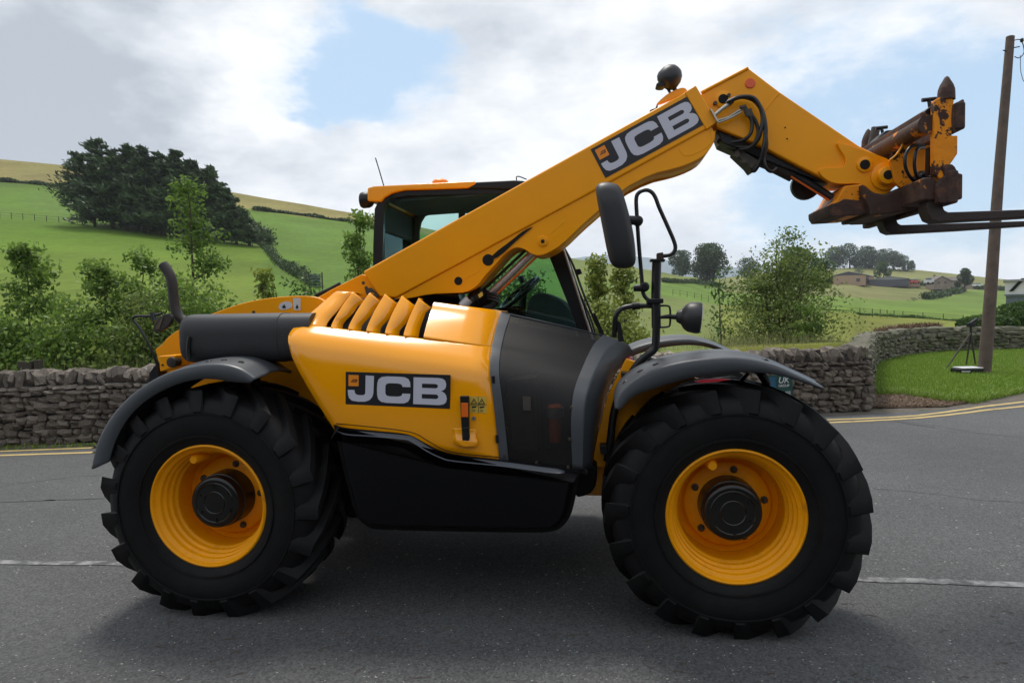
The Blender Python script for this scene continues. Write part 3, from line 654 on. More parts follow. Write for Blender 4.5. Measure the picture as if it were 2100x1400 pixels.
SAP = [ # px, top py, D, spread, leaves, material, label
 (62, 512, 11.0, .62, 3600, 'leaf', 'young leafy sapling at the far left edge rising above the wall', 16),
 (218, 556, 11.5, .75, 3800, 'leaf', 'bushy sapling with a pointed top midway along the left wall', 16),
 (395, 378, 12.5, .80, 3000, 'leaf', 'tallest sapling with open branches behind the exhaust pipe', 18),
 (292, 520, 12.0, .45, 1500, 'leaf', 'thin sapling with loose tufts just left of the exhaust pipe', 8),
 (540, 560, 12.0, .42, 1500, 'leaf2', 'small pale sapling above the orange chassis plate beside the muffler', 9),
 (742, 448, 12.0, .50, 2600, 'leaf', 'narrow sapling just left of the cab rear pillar', 14),
 (1222, 538, 12.5, .40, 2600, 'leaf2', 'bright yellow green sapling right of the windscreen wiper', 14),
 (1283, 552, 12.8, .42, 2600, 'leaf2', 'yellow green sapling directly behind the tall mirror pole', 14),
 (1478, 560, 13.5, .35, 320, 'leafdark', 'sparse thin sapling with bare twigs left of the big bush', 10),
 (1662, 636, 13.0, .42, 900, 'leaf', 'small low sapling at the right end of the straight wall', 8)]
for (px, py, D, spd, nl, lm, lab, nb) in SAP:
    sapling(base_at(px, D), hpx(D, px, py), spd, nl, .042, lm, lab, group='saplings behind the wall', nb=nb, lo=(.22 if px == 395 else .10))
BSH = [(0, 672, 10.3, 'leaf'), (135, 634, 10.5, 'leaf'), (290, 612, 10.6, 'leafbush'), (385, 578, 10.9, 'leaf'), (455, 620, 10.9, 'leaf'), (-90, 640, 11, 'leaf'), (640, 600, 12.5, 'leafdark'), (760, 610, 12.5, 'leaf'), (980, 590, 12.5, 'leafdark'), (1060, 560, 12.5, 'leafdark'), (1240, 640, 12.0, 'leaf2')]
LB = ['round leafy shrub behind the wall at the left edge', 'shrub between the two leftmost saplings', 'leafy shrub just left of the rear guard mirror', 'dense shrub directly behind the exhaust pipe', 'shrub above the muffler behind the wall', 'shrub beyond the left edge behind the wall', 'dark shrub seen over the chassis plate left of the boom', 'shrub at the foot of the boom behind the machine', 'shrub seen through the cab glass beside the lift ram', 'dark shrub seen through the cab glass behind the seat', 'bright shrub low behind the mirror pole']
for (px, py, D, lm), lab in zip(BSH, LB):
    sapling(base_at(px, D), hpx(D, px, py), (.85 if px != 0 else .7), 4600, .040, lm, lab, cat='shrub', group='shrubs behind the wall', nb=13, name='shrub', lo=.02, multi=4, clump=.22)
# the large bush on the right
sapling(base_at(1592, 14.0), hpx(14, 1597, 492), 1.25, 9500, .036, 'leafbush', 'large open bush with feathery top behind the wall left of the farm', cat='bush', nb=26, name='large_bush', lo=.12, multi=6, clump=.15)
# hedge shrub beside the telegraph pole
hd = 27.0
for i, (px, py, lab) in enumerate([(2025, 640, 'dark leafy laurel shrub immediately right of the pole foot'), (2095, 622, 'larger dark shrub at the right edge below the white gable'), (2165, 620, 'dark shrub beyond the right edge of the verge')]):
    b_ = base_at(px, hd - 1 + i * .3); root = empty('shrub', b_); thing(root, lab, 'shrub', 'dark shrubs by the pole')
    H = hpx(hd, px, py); mb = MB(); tips = []
    for k in range(6):
        e = Vector((random.uniform(-.7, .7), random.uniform(-.5, .5), H * random.uniform(.6, .9))); mb.tube([(0, 0, 0), e * .5 + Vector((.05, 0, 0)), e], [.03, .02, .008], 5)
    mb.build('trunk', 'barkfar', root); n = 9000
    d_ = rng.normal(size=(n, 3)); d_ /= np.linalg.norm(d_, axis=1)[:, None]; rr_ = rng.uniform(.55, 1, n)[:, None] ** .5
    c = d_ * rr_ * [1.05, .9, H * .52] + [0, 0, H * .5]
    c += (np.sin(c * 4.1 + i) * .10); c[:, 2] = np.maximum(c[:, 2], .03); tb = .45 + .3 * np.sin(c[:, 0] * 5) * np.sin(c[:, 2] * 6)
    v, q, tt = leafcloud(c, .062, tb); npmesh('crown', v, q, 'leafdark', root, tt)
# long seeding grass behind the walls
def band(px0, px1, D0, D1, n):
    px = rng.uniform(px0, px1, n); D = rng.uniform(D0, D1, n); o = []
    for a, d_ in zip(px, D):
        p = AT(a, 632, d_); o.append((p.x, p.y, max(-.02, 0)))
    return np.array(o)
kind(blades('long_grass', band(1440, 1700, 11.2, 14.5, 5500), .74, .006, 'longgrass', .24, .55), 'stuff')
kind(blades('long_grass', band(1180, 1440, 11.2, 13.5, 2500), .7, .006, 'longgrass', .14), 'stuff')
kind(blades('long_grass', band(-120, 500, 9.5, 11.0, 2500), .80, .005, 'longgrass', .16), 'stuff')
kind(blades('undergrowth', band(-120, 520, 9.6, 10.4, 5000), .62, .010, 'grassblade', .25), 'stuff')

hroot_ = empty('unseen_dark_hedge', (0, -7.5, 0)); thing(hroot_, 'tall dark roadside hedge on the near side of the road behind the camera', 'hedge')  # unseen hedge, added so the machine's near side reflects something dark
MB().box((1, -.4, 2.2), (46, 1.0, 4.6)).build('stems', 'barkfar', hroot_, smooth=False)
c = np.stack([rng.uniform(-22, 24, 14000), rng.normal(0, .35, 14000), rng.uniform(0, 1, 14000) ** .8 * 5.0], 1); c[:, 2] *= 1 + .12 * np.sin(c[:, 0] * .8); v, q, tt = leafcloud(c, .16); npmesh('foliage', v, q, 'leafdark', hroot_, tt)
# conifer clump on the hill, leaning with the wind
def conifer(px, pyb, pyt, label, lean=-.16, dens=1.0, wide=1.0, dz=0):
    b_ = T(px, pyb); D = (b_ - CAM).dot(_f); H = (pyb - pyt) * D / FPX; root = empty('conifer', b_); thing(root, label, 'tree', 'conifers in the hillside clump')
    mb = MB(); ax = lambda t_: Vector((lean * H * t_ * t_, 0, H * t_)); mb.tube([ax(i / 6) for i in range(7)], [.22 * (1 - .9 * i / 6) for i in range(7)], 6)
    tw = random.uniform(-.12, .16); C, TB = [], []; nb = int(48 * dens)
    for k in range(nb):
        t_ = .10 + .90 * (k + random.random()) / nb; a = random.uniform(0, 6.283); l = H * .36 * wide * (1.12 - t_) ** .8 * random.uniform(.55, 1.25)
        p = ax(t_); e = p + Vector((math.cos(a) * l + lean * l * .9, math.sin(a) * l, l * random.uniform(.05, .32)))
        mb.tube([p, p.lerp(e, .55) + Vector((0, 0, -l * .05)), e], [.07 * (1.1 - t_), .045 * (1.1 - t_), .012], 4)
        nn = int(150 * (1.2 - t_)) + 26; s_ = rng.uniform(.15, 1.05, nn)[:, None]; pp = np.array(p) * (1 - s_) + np.array(e) * s_
        pp += rng.normal(size=(nn, 3)) * [.10 * l + .08, .10 * l + .08, .05 * l + .06]; C.append(pp); TB.append(np.full(nn, random.uniform(.1, .8) + tw) + np.clip(pp[:, 2] - p.z, -.3, .4) * .5)
    mb.build('trunk', 'barkfar', root); C = np.concatenate(C); TB = np.concatenate(TB)
    n = len(C); a = np.stack([rng.normal(-.55, .5, n), rng.normal(0, .5, n), rng.normal(.42, .28, n)], 1); a /= np.linalg.norm(a, axis=1)[:, None]
    bb = rng.normal(size=(n, 3)); bb -= a * (a * bb).sum(1)[:, None]; bb /= np.linalg.norm(bb, axis=1)[:, None]; s = (H * .031 * rng.uniform(.6, 1.5, n))[:, None]
    v = np.stack([C - a * s * .7, C - bb * s * .30, C + a * s * 1.2, C + bb * s * .30], 1).reshape(-1, 3)
    npmesh('crown', v, np.arange(n * 4).reshape(-1, 4), 'conifer', root, np.repeat(np.clip(TB + rng.uniform(-.2, .2, n), 0, 1), 4))
CON = [(195, 466, 318, 1.0, 1.25, 'conifer with spreading boughs at the left end of the clump'), (232, 470, 291, 1.0, .9, 'tallest pointed conifer near the left of the clump'), (262, 474, 312, 1.1, .8, 'conifer third from the left in the hillside clump'),
       (296, 478, 302, 1.1, .8, 'tall conifer left of the middle of the clump'), (330, 482, 306, 1.1, .8, 'conifer in the middle of the hillside clump'), (362, 486, 318, 1.1, .8, 'conifer right of the middle of the clump'),
       (396, 490, 314, 1.1, .75, 'pointed conifer standing above the tallest sapling'), (425, 494, 332, 1.1, .75, 'conifer fourth from the right end of the clump'), (458, 498, 345, 1.2, .7, 'bushy topped conifer third from the right in the clump'),
       (485, 502, 388, 1.2, .8, 'lower conifer second from the right in the clump'), (512, 506, 430, 1.1, .9, 'lowest conifer at the right end of the clump'), (250, 462, 350, 1.0, 1.0, 'shorter dark conifer inside the left half of the clump'), (380, 480, 360, 1.2, 1.0, 'shorter dark conifer inside the right half of the clump'), (315, 470, 350, 1.2, 1.0, 'shorter dark conifer hidden in the middle of the clump'), (445, 488, 380, 1.2, 1.0, 'shorter dark conifer behind the right half of the clump'), (285, 474, 372, 1.2, 1.3, 'lowest dark conifer low inside the left half of the clump'), (350, 482, 378, 1.2, 1.3, 'lowest dark conifer low in the middle of the clump'), (415, 490, 392, 1.2, 1.2, 'lowest dark conifer low inside the right half of the clump')]
for c_ in CON: conifer(c_[0], c_[1], c_[2], c_[5], dens=c_[3] * 1.4, wide=c_[4] * 1.15)

def roundtree(px, pyb, pyt, wpx, label, leafm, D=None, n=4200, name='tree', group=None, trunkfrac=.22, cat='tree', lumps=9):
    if D is None: b_ = T(px, pyb); D = (b_ - CAM).dot(_f)
    else: b_ = AT(px, pyb, D)
    sc_ = D / FPX; H = (pyb - pyt) * sc_; Wd = wpx * sc_ / 2; root = empty(name, b_); thing(root, label, cat, group)
    mb = MB(); mb.tube([(0, 0, -.3), (0.02 * H, 0, H * .3), (0, 0, H * .6)], [H * .035, H * .025, H * .012], 6)
    low = trunkfrac < .06; cz0 = (-.06 * H) if low else H * trunkfrac; C, TB = [], []
    for k in range(lumps):
        a = random.uniform(0, 6.283); rr_ = random.uniform(.2, .74) * Wd; zf = (k + .5) / lumps; z_ = cz0 + (H - cz0) * (.12 + .70 * zf); sh = math.sin(math.pi * min(1, (.42 if low else .32) + (.48 if low else .58) * zf)) ** .7 
        c = Vector((math.cos(a) * rr_ * sh, math.sin(a) * rr_ * .8 * sh, z_)); lr = Wd * random.uniform(.36, .52)
        if k == 0: c = Vector((0, 0, H - lr * .8))
        if not low: mb.tube([(0, 0, H * .3), c * .6 + Vector((0, 0, H * .1)), c], [H * .014, H * .009, H * .004], 4)
        m_ = n // lumps; d_ = rng.normal(size=(m_, 3)); d_ /= np.linalg.norm(d_, axis=1)[:, None]; d_ *= (rng.uniform(.35, 1.0, m_)[:, None]) ** .5
        pp = np.array(c) + d_ * [lr, lr, min(lr, (H - cz0) * .32)]; C.append(pp); TB.append(.35 + .35 * d_[:, 2] + random.uniform(-.15, .15))
    C = np.concatenate(C); TB = np.concatenate(TB); C[:, 2] = np.clip(C[:, 2], -.05 * H if low else cz0 * .7, H)
    mb.build('trunk', 'barkfar', root); v, q, tt = leafcloud(C, H * (.038 if low else .028), TB); npmesh('crown', v, q, leafm, root, tt); return root
roundtree(1462, 584, 499, 112, 'broad dark oak standing alone right of the mirror pole', 'oak', n=7500, trunkfrac=.12, lumps=14)
roundtree(1393, 566, 514, 72, 'hazy grey green tree behind the pole left of the dark oak', 'hazywood', D=240, n=4200, trunkfrac=.02, lumps=10)
roundtree(1536, 570, 530, 60, 'hazy tree just right of the dark oak', 'hazywood', D=230, n=3200, trunkfrac=.02)
roundtree(1640, 604, 508, 100, 'large spreading mid green tree behind the big bush', 'midtree', D=95, n=7500, trunkfrac=.15, lumps=14)
roundtree(1686, 600, 530, 66, 'smaller green tree left of the barns', 'midtree', D=100, n=4200, trunkfrac=.1)
for i, (px, pyb, pyt, wp, lab) in enumerate([(1712, 553, 507, 62, 'leftmost tree of the hilltop wood'), (1742, 554, 500, 66, 'tallest tree of the hilltop wood'), (1775, 554, 505, 64, 'third tree from the left in the hilltop wood'), (1806, 554, 512, 60, 'middle tree of the hilltop wood above the round tree'), (1832, 554, 515, 54, 'third tree from the right of the hilltop wood'), (1853, 554, 523, 46, 'second tree from the right of the hilltop wood'), (1870, 554, 534, 20, 'smallest tree at the right tip of the hilltop wood')]):
    roundtree(px, pyb, pyt, wp, lab, 'hazywood', D=390, n=2800, group='trees of the hilltop wood', trunkfrac=.01)
roundtree(1812, 570, 536, 38, 'round bright tree standing behind the barns', 'midtree', D=270, n=2600, trunkfrac=.05)
roundtree(1762, 563, 548, 26, 'small dark tree above the roof of the tan barn', 'hazywood', D=300, n=1200, trunkfrac=.02)
roundtree(1978, 590, 550, 36, 'dark rounded tree right of the stone cottage', 'oak', D=235, n=3000, trunkfrac=.05)
for (px, pyb, pyt, wp, lab) in [(1682, 607, 598, 24, 'low bush on the field line below the farm, leftmost'), (1712, 610, 597, 13, 'small round dark bush, left one of a touching pair'), (1725, 610, 599, 15, 'small round dark bush, right one of a touching pair'), (1874, 619, 609, 28, 'dark oval bush alone in the field left of the hedge pieces'), (1716, 583, 573, 14, 'dark bush at the left corner of the tan barn'), (1883, 580, 571, 20, 'dark bush between the red machine and white vehicle')]:
    roundtree(px, pyb, pyt, wp, lab, 'oak', n=700, name='bush', cat='bush', group='low bushes in the fields', trunkfrac=.01, lumps=5)

def hedge(name, pts, h, wd, label, leafm='leafdark', n=None, size=.12, cat='hedge'):
    W_ = catmull([T(*p) for p in pts], 6); c0_ = W_[0].copy(); root = empty(name, c0_); thing(root, label, cat)
    tot = sum((b_ - a).length for a, b_ in zip(W_, W_[1:])); n = n or int(tot * 60); mb = MB()
    mb.tube([p - c0_ + Vector((0, 0, h * .15)) for p in W_], wd * .12, 5); mb.build('stems', 'barkfar', root)
    seg = rng.integers(0, len(W_) - 1, n); f = rng.uniform(0, 1, n)
    A = np.array([tuple(p - c0_) for p in W_]); c = A[seg] * (1 - f)[:, None] + A[seg + 1] * f[:, None]
    hh = h * (.75 + .35 * np.sin(c[:, 0] * .9) * np.cos(c[:, 1] * .7)); c += np.stack([rng.normal(0, wd * .3, n), rng.normal(0, wd * .3, n), rng.uniform(0, 1, n) * hh], 1)
    v, q, tt = leafcloud(c, size); npmesh('foliage', v, q, leafm, root, tt)
hedge('hedge', [(530, 497), (548, 515), (575, 545), (610, 568), (648, 588)], 1.1, .8, 'dark overgrown hedge running downhill from the conifer clump', 'oak', n=9000, size=.11)
hedge('hedge', [(498, 478), (525, 490), (548, 503)], 3.0, 2.0, 'scrubby thicket at the lower right foot of the clump', 'oak', n=5000, size=.2)
hedge('hedge', [(1360, 578), (1420, 580), (1475, 586)], 1.2, 1.4, 'long dark hedge across the field left of the big bush', 'oak', n=4000, size=.25)
hedge('hedge', [(1710, 582), (1790, 584), (1870, 586), (1960, 590), (2075, 597)], 2.2, 2.5, 'thin dark hedge along the foot of the farm', 'oak', n=6000, size=.5)
hedge('hedge', [(1897, 614), (1920, 611), (1944, 606)], 2.0, 2.0, 'middle length of broken hedge in the farm field', 'oak', n=2500, size=.3)
hedge('hedge', [(1950, 603), (1962, 601), (1974, 598)], 2.2, 2.2, 'short upper length of broken hedge in the farm field', 'oak', n=2000, size=.35)
hedge('hedge', [(0, 373), (60, 378), (128, 385), (150, 388)], .9, 1.0, 'dark field boundary below the dry upper meadow on the left', 'oak', n=3000, size=.25)
hedge('hedge', [(520, 430), (600, 440), (680, 451), (745, 460)], .8, 1.0, 'thin field boundary crossing the hill left of the cab', 'oak', n=2500, size=.25)
def fence(pts, n, h, label, wire=True):
    W_ = catmull([T(*p) for p in pts], 8); c0_ = W_[0].copy(); root = empty('field_fence', c0_); thing(root, label, 'fence')
    A = np.array([tuple(p - c0_) for p in W_]); s = np.concatenate([[0], np.cumsum(np.linalg.norm(np.diff(A, axis=0), axis=1))]); pm = None
    for i in range(n):
        q = s[-1] * i / (n - 1); p = [np.interp(q, s, A[:, k]) for k in range(3)]
        if pm is None: pm = MB().box((0, 0, h / 2 - .1), (.06, .06, h + .2)).build('fence_post', 'post', root, smooth=False); pm.location = p
        else: o = pm.copy(); link(o, root); o.location = p
    for k, z in enumerate((h * .9, h * .5)):
        MB().tube([Vector(a) + Vector((0, 0, z)) for a in A], .012, 4).build('fence_wire', 'post', root)
fence([(1640, 636), (1760, 644), (1860, 650), (1975, 658)], 12, .7, 'post and wire fence crossing the pasture right of the big bush')
fence([(1380, 606), (1430, 614), (1480, 624)], 8, 1.1, 'post and wire fence crossing the pasture left of the big bush')
fence([(0, 447), (110, 456), (220, 466), (330, 480), (440, 493), (540, 510)], 22, .9, 'post and wire fence along the lower edge of the conifer clump')
hedge('hedge', [(1500, 626), (1640, 637), (1760, 645), (1860, 651), (1975, 660)], .35, .5, 'rough grassy bank under the pasture fence', 'leafdark', n=5000, size=.10, cat='grass bank')
# field gate at the end of the hedge
gp = T(648, 592); D = (gp - CAM).dot(_f); groot = empty('field_gate', gp); thing(groot, 'small grey field gate at the lower end of the downhill hedge', 'gate')
for k in range(5): MB().box((0, 0, .2 + k * .22), (1.0, .04, .07)).build('gate_bar', 'slate', groot, smooth=False)
for s_ in (-.5, .5): MB().box((s_, 0, .6), (.08, .08, 1.3)).build('gate_post', 'post', groot, smooth=False)
# farm buildings
def gable(name, px, pyb, D, w_, d_, he, hr, rz, label, cat, wm, rm, gm=None, door=False, chim=False, wins=()):
    b_ = AT(px, pyb, D); root = empty(name, b_, rz=rz); thing(root, label, cat)
    MB().add([(-w_ / 2, -d_ / 2, -1), (w_ / 2, -d_ / 2, -1), (w_ / 2, d_ / 2, -1), (-w_ / 2, d_ / 2, -1), (-w_ / 2, -d_ / 2, he), (w_ / 2, -d_ / 2, he), (w_ / 2, d_ / 2, he), (-w_ / 2, d_ / 2, he)], [(0, 1, 5, 4), (1, 2, 6, 5), (2, 3, 7, 6), (3, 0, 4, 7)]).build('wall', wm, root, smooth=False)
    for s_ in (-1, 1):
        x = s_ * d_ / 2
    for s_ in (-1, 1):     # ridge runs along y, gables face -y/+y
        MB().add([(-w_ / 2, s_ * d_ / 2, he), (w_ / 2, s_ * d_ / 2, he), (0, s_ * d_ / 2, he + hr)], [(0, 1, 2)]).build('gable', gm or wm, root, smooth=False, recalc=False)
        e = .35; q = hr / (w_ / 2)
        MB().add([(0, -d_ / 2 - e, he + hr + .12), (0, d_ / 2 + e, he + hr + .12), (s_ * (w_ / 2 + e), d_ / 2 + e, he - e * q + .12), (s_ * (w_ / 2 + e), -d_ / 2 - e, he - e * q + .12)], [(0, 1, 2, 3)]).build('roof', rm, root, smooth=False, recalc=False, solid=.15)
    if door: MB().box((0, -d_ / 2 - .03, he * .45), (w_ * .28, .06, he * .9)).build('door', 'barn_dark', root, smooth=False)
    for (x, z, ww, hh) in wins: MB().box((x, -d_ / 2 - .03, z), (ww, .06, hh)).build('window', 'barn_dark', root, smooth=False)
    if chim: MB().box((0, d_ * .35, he + hr + .5), (.8, .6, 1.4)).build('chimney', wm, root, smooth=False)
    return root
S = 250 / FPX
gable('barn', 1740, 582, 250, 60 * S, 22, 15 * S, 7 * S, R(-26), 'tan walled barn with grey gabled roof left of the farm', 'barn', 'barn_wall', 'barn_roof', 'barn_dark', wins=((3, 1, 1.2, 1.2),))
gable('barn', 1776, 582, 262, 26 * S, 18, 13 * S, 4 * S, R(-26), 'narrow pale lean-to shed against the tan barn', 'barn', 'barn_wall', 'barn_roof', 'barn_dark', door=True)
gable('barn', 1822, 583, 255, 70 * S, 14, 9 * S, 6 * S, R(-27), 'long low grey barn in the middle of the farm', 'barn', 'barn_dark', 'barn_roof', 'barn_roof')
gable('barn', 1862, 584, 262, 40 * S, 12, 7 * S, 3 * S, R(-27), 'low brown shed at the right of the grey barn', 'barn', 'barn_wall', 'barn_roof', 'barn_dark')
gable('cottage', 1924, 588, 248, 28 * S, 8, 12 * S, 8 * S, R(-15), 'old stone cottage gable end left of the dark round tree', 'house', 'house_stone', 'house_roof', None, wins=((-1, 1.4, .6, .7), (1, 1.4, .6, .7)))
gable('cottage', 1946, 588, 254, 30 * S, 14, 12 * S, 7 * S, R(75), 'long brown roofed cottage wing beside the dark round tree', 'house', 'house_stone', 'house_roof', None, chim=True)
def vehicle(px, pyb, D, l, h, m_, label, cat):
    root = empty(cat.replace(' ', '_'), AT(px, pyb, D)); thing(root, label, cat)
    MB().box((0, 0, h * .45), (l, 1.7, h * .5)).build('body', m_, root, bevel=.1, smooth=False); MB().box((-l * .08, 0, h * .82), (l * .55, 1.5, h * .34)).build('cabin', 'slate', root, bevel=.08, smooth=False)
    for s_ in (-1, 1):
        for k in (-1, 1): MB().lathe((s_ * l * .32, k * .8, h * .18), (0, 1, 0), [(-.1, h * .2), (.1, h * .2)], 10).build('wheel', 'tyre', root)
vehicle(1876, 582, 245, 2.8, 1.7, 'car_red', 'small red farm machine parked between barn and cottage', 'tractor')
vehicle(1905, 583, 244, 2.6, 2.2, 'car_white', 'white van parked against the cottage', 'van')
vehicle(2005, 588, 210, 2.4, 1.1, 'car_white', 'white car parked beside the dark round tree', 'car')
# dark slate and white gabled building at the right edge
hb = AT(2118, 640, 42); hroot = empty('house', hb, rz=R(-36)); thing(hroot, 'grey and white building corner with dark diagonal bargeboard at the right edge', 'house')
ss = 42 / FPX
MB().box((0, 2, .3), (90 * ss, 4, 60 * ss)).build('wall', 'slate', hroot, smooth=False)
MB().add([(-47 * ss, -.05, 34 * ss), (-47 * ss, -.05, 64 * ss), (45 * ss, -.05, 64 * ss), (45 * ss, -.05, 34 * ss)], [(0, 3, 2, 1)]).build('gable', 'glassgrey', hroot, smooth=False, recalc=False, solid=.06)
MB().add([(-40 * ss, -.12, 44 * ss), (-33 * ss, -.12, 44 * ss), (-12 * ss, -.12, 70 * ss), (-20 * ss, -.12, 70 * ss)], [(0, 1, 2, 3)]).build('bargeboard', 'dark', hroot, smooth=False, recalc=False, solid=.08)
MB().box((0, 1.9, 66 * ss), (100 * ss, 4.3, 4 * ss)).build('roof', 'barn_roof', hroot, smooth=False)
MB().box((0, -.08, 36 * ss), (96 * ss, .12, 3 * ss)).build('fascia', 'slate', hroot, smooth=False)
# distant hills, with blue haze painted into their colour
hv = []
hp = [(700, 540), (1100, 536), (1180, 529), (1215, 524), (1260, 523), (1300, 525), (1350, 530), (1400, 540), (1500, 548), (1700, 552), (2100, 582), (2600, 590)]
hf = []
for i, x in enumerate(np.arange(700, 2600, 10.0)):
    y = itp(hp, x) + noise.noise(Vector((x * .04, 0, 0))) * 2.0 + noise.noise(Vector((x * .25, 3, 0))) * 1.0
    a = AT(x, y, 1500); b_ = AT(x, y + 30, 1350); c = AT(x, y, 1800); c.z -= 60; c2 = AT(x, y + 90, 1200); hv += [c, a, b_, c2]
    if i: o = i * 4; hf += [(o - 4 + k, o + k, o + k + 1, o - 3 + k) for k in range(3)]
M['farhill'] = mat('haze_tinted_hill_woods', (.10, .145, .165), .95, vary=.25, vscale=.02)  # bluish haze is part of this base colour
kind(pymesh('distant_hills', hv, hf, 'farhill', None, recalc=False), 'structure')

# thin summer haze
hz_ = MB().box((0, 0, 1), (5200, 5200, 1)); zlo, zhi = -70.0, 110.0
hzo = pymesh('haze', [(x * 2600, y * 2600, z) for x in (-1, 1) for y in (-1, 1) for z in (zlo, zhi)], [(0, 1, 3, 2), (4, 6, 7, 5), (0, 4, 5, 1), (2, 3, 7, 6), (0, 2, 6, 4), (1, 5, 7, 3)], None, None, smooth=False)
hm = bpy.data.materials.new('haze_air'); hm.use_nodes = True; ht = hm.node_tree
for n in list(ht.nodes): ht.nodes.remove(n)
ho = ht.nodes.new('ShaderNodeOutputMaterial'); hp_ = ht.nodes.new('ShaderNodeVolumePrincipled'); hp_.inputs['Color'].default_value = (.88, .93, 1, 1); hp_.inputs['Density'].default_value = .00022; hp_.inputs['Anisotropy'].default_value = .2
ht.links.new(hp_.outputs[0], ho.inputs['Volume']); hzo.data.materials.append(hm); kind(hzo, 'stuff')
# ------------------------------------------------------------------ telegraph pole, tripod, case
pb = G(2018, 766); D = (pb - CAM).dot(_f); ptop = AT(2071, 76, D + .1)
proot = empty('telegraph_pole', pb); thing(proot, 'tall weathered brown wooden telegraph pole leaning slightly at the edge of the grass', 'pole')
tp = ptop - pb
MB().tube([(0, 0, -.2)] + [tp * (i / 8) + Vector((.01 * math.sin(i), 0, 0)) for i in range(9)], [.135] + [.132 - .048 * i / 8 for i in range(9)], 16).build('pole_shaft', 'wood', proot)
for (f, ln) in [(.965, .2), (.955, -.16)]:
    p = tp * f; MB().tube([p, p + Vector((ln, -.05, .02))], .012, 6).build('step_iron', 'blacktube', proot)
MB().tube(catmull([tp * .985, tp * .985 + Vector((.16, -.05, .03)), tp * .97 + Vector((.25, -.05, .08)), tp * .965 + Vector((.30, -.05, -.1)), tp * .955 + Vector((.2, -.05, -.15)), tp * .945 + Vector((.1, -.05, -.05))], 5), .010, 6).build('bracket', 'blacktube', proot)
MB().lathe(tp * .975 + Vector((.24, -.05, .04)), (0, 0, 1), [(0, .02), (.02, .035), (.07, .035), (.09, .015)], 10).build('insulator', 'blacktube', proot)
MB().tube([tp * .975 + Vector((.24, -.05, .08)), tp * .975 + Vector((4, -3, -.9)), tp * .975 + Vector((9, -7, .3))], .008, 5).build('wire', 'blacktube', proot)
MB().tube(catmull([tp * .955 + Vector((.22, -.05, -.1)), tp * .93 + Vector((.4, -.05, -.6)), tp * .9 + Vector((1.2, -.6, -1.4))], 5), .007, 5).build('wire', 'blacktube', proot)
tb = G(1990, 752); D = (tb - CAM).dot(_f); s_ = D / FPX; troot = empty('camera_tripod', tb); thing(troot, 'black tripod with a small head standing on the grass in front of the curved wall', 'tripod')
hd_ = Vector((0, 0, 70 * s_))
for e in [Vector((-48 * s_ - .42, -.6, 0)), Vector((-3 * s_, .1, 0.02)), Vector((22 * s_, .2, 0.02))]:
    MB().tube([hd_, hd_.lerp(e, .5), e], [.026, .022, .016], 6).build('leg', 'post', troot)
MB().tube([hd_ - Vector((0, 0, .25)), hd_ + Vector((0, 0, 12 * s_))], .028, 8).build('column', 'blacktube', troot)
MB().box(hd_ + Vector((0, 0, 16 * s_)), (.16, .12, .10)).build('head', 'black', troot, bevel=.015)
MB().box(hd_ + Vector((.07, 0, 24 * s_)), (.20, .08, .05), ax=Matrix.Rotation(R(-32), 3, 'Y')).build('sensor_box', 'black', troot, bevel=.01)
MB().tube([hd_ + Vector((.05, 0, 20 * s_)), hd_ + Vector((.26, 0, 28 * s_))], .012, 6).build('pan_handle', 'blacktube', troot)
cb = G(1983, 766); croot2 = empty('equipment_case', cb); thing(croot2, 'low black case with a white lid lying on the grass beside the pole', 'case')
MB().box((0, 0, .065), (.52, .36, .11)).build('body', 'black', croot2, bevel=.02); MB().box((.02, 0, .135), (.46, .34, .025)).build('lid', 'offwhite', croot2, bevel=.01)
MB().tube(catmull([(-.24, -.19, .07), (-.2, -.22, .07), (-.1, -.22, .07), (-.06, -.19, .07)], 4), .009, 6).build('handle', 'offwhite', croot2)
# old stump posts behind the wall on the left
for (px, pyt, ww, lab) in [(49, 741, .19, 'wide dark cut post standing just behind the wall at left'), (73, 738, .06, 'narrow dark post right of the wide cut post')]:
    b_ = base_at(px, 9.35); o = MB().box((0, 0, .5 * hpx(9.35, px, pyt)), (ww, .1, hpx(9.35, px, pyt))).build('wooden_post', 'post', None, smooth=False); o.location = b_; thing(o, lab, 'post')
# ================================================================== THE TELEHANDLER
PSI, X0, Y0 = 0.1335, -1.656, 3.6336
VF = Vector((math.cos(PSI), -math.sin(PSI), 0)); VV = Vector((math.sin(PSI), math.cos(PSI), 0)); VO = Vector((X0, Y0, 0))
tele = empty('telehandler', VO, rz=-PSI)
thing(tele, 'orange yellow telescopic handler with raised cranked boom, pallet forks and big lugged tyres', 'telehandler')
def Lp(px, py, v):
    """picture point on the machine's lengthwise plane at lateral distance v, in machine coordinates"""
    d = ray(px, py); t = (v - (CAM - VO).dot(VV)) / d.dot(VV); p = CAM + d * t - VO
    return Vector((p.dot(VF), v, p.z))
def plate(name, pts, v0, v1, material, parent=tele, rnd=0, **k):
    if rnd: pts = chaikin(pts, rnd)
    A = [Lp(p[0], p[1], v0) for p in pts]; n = len(A); B = [Vector((a.x, v1, a.z)) for a in A]
    f = [tuple(range(n)), tuple(range(2 * n - 1, n - 1, -1))] + [(i, (i + 1) % n, n + (i + 1) % n, n + i) for i in range(n)]
    return pymesh(name, A + B, f, material, parent, **k)
def uzplate(name, pts, v0, v1, material, parent=tele, **k):
    A = [Vector((p[0], v0, p[1])) for p in pts]; n = len(A); B = [Vector((a.x, v1, a.z)) for a in A]
    f = [tuple(range(n)), tuple(range(2 * n - 1, n - 1, -1))] + [(i, (i + 1) % n, n + (i + 1) % n, n + i) for i in range(n)]
    return pymesh(name, A + B, f, material, parent, **k)
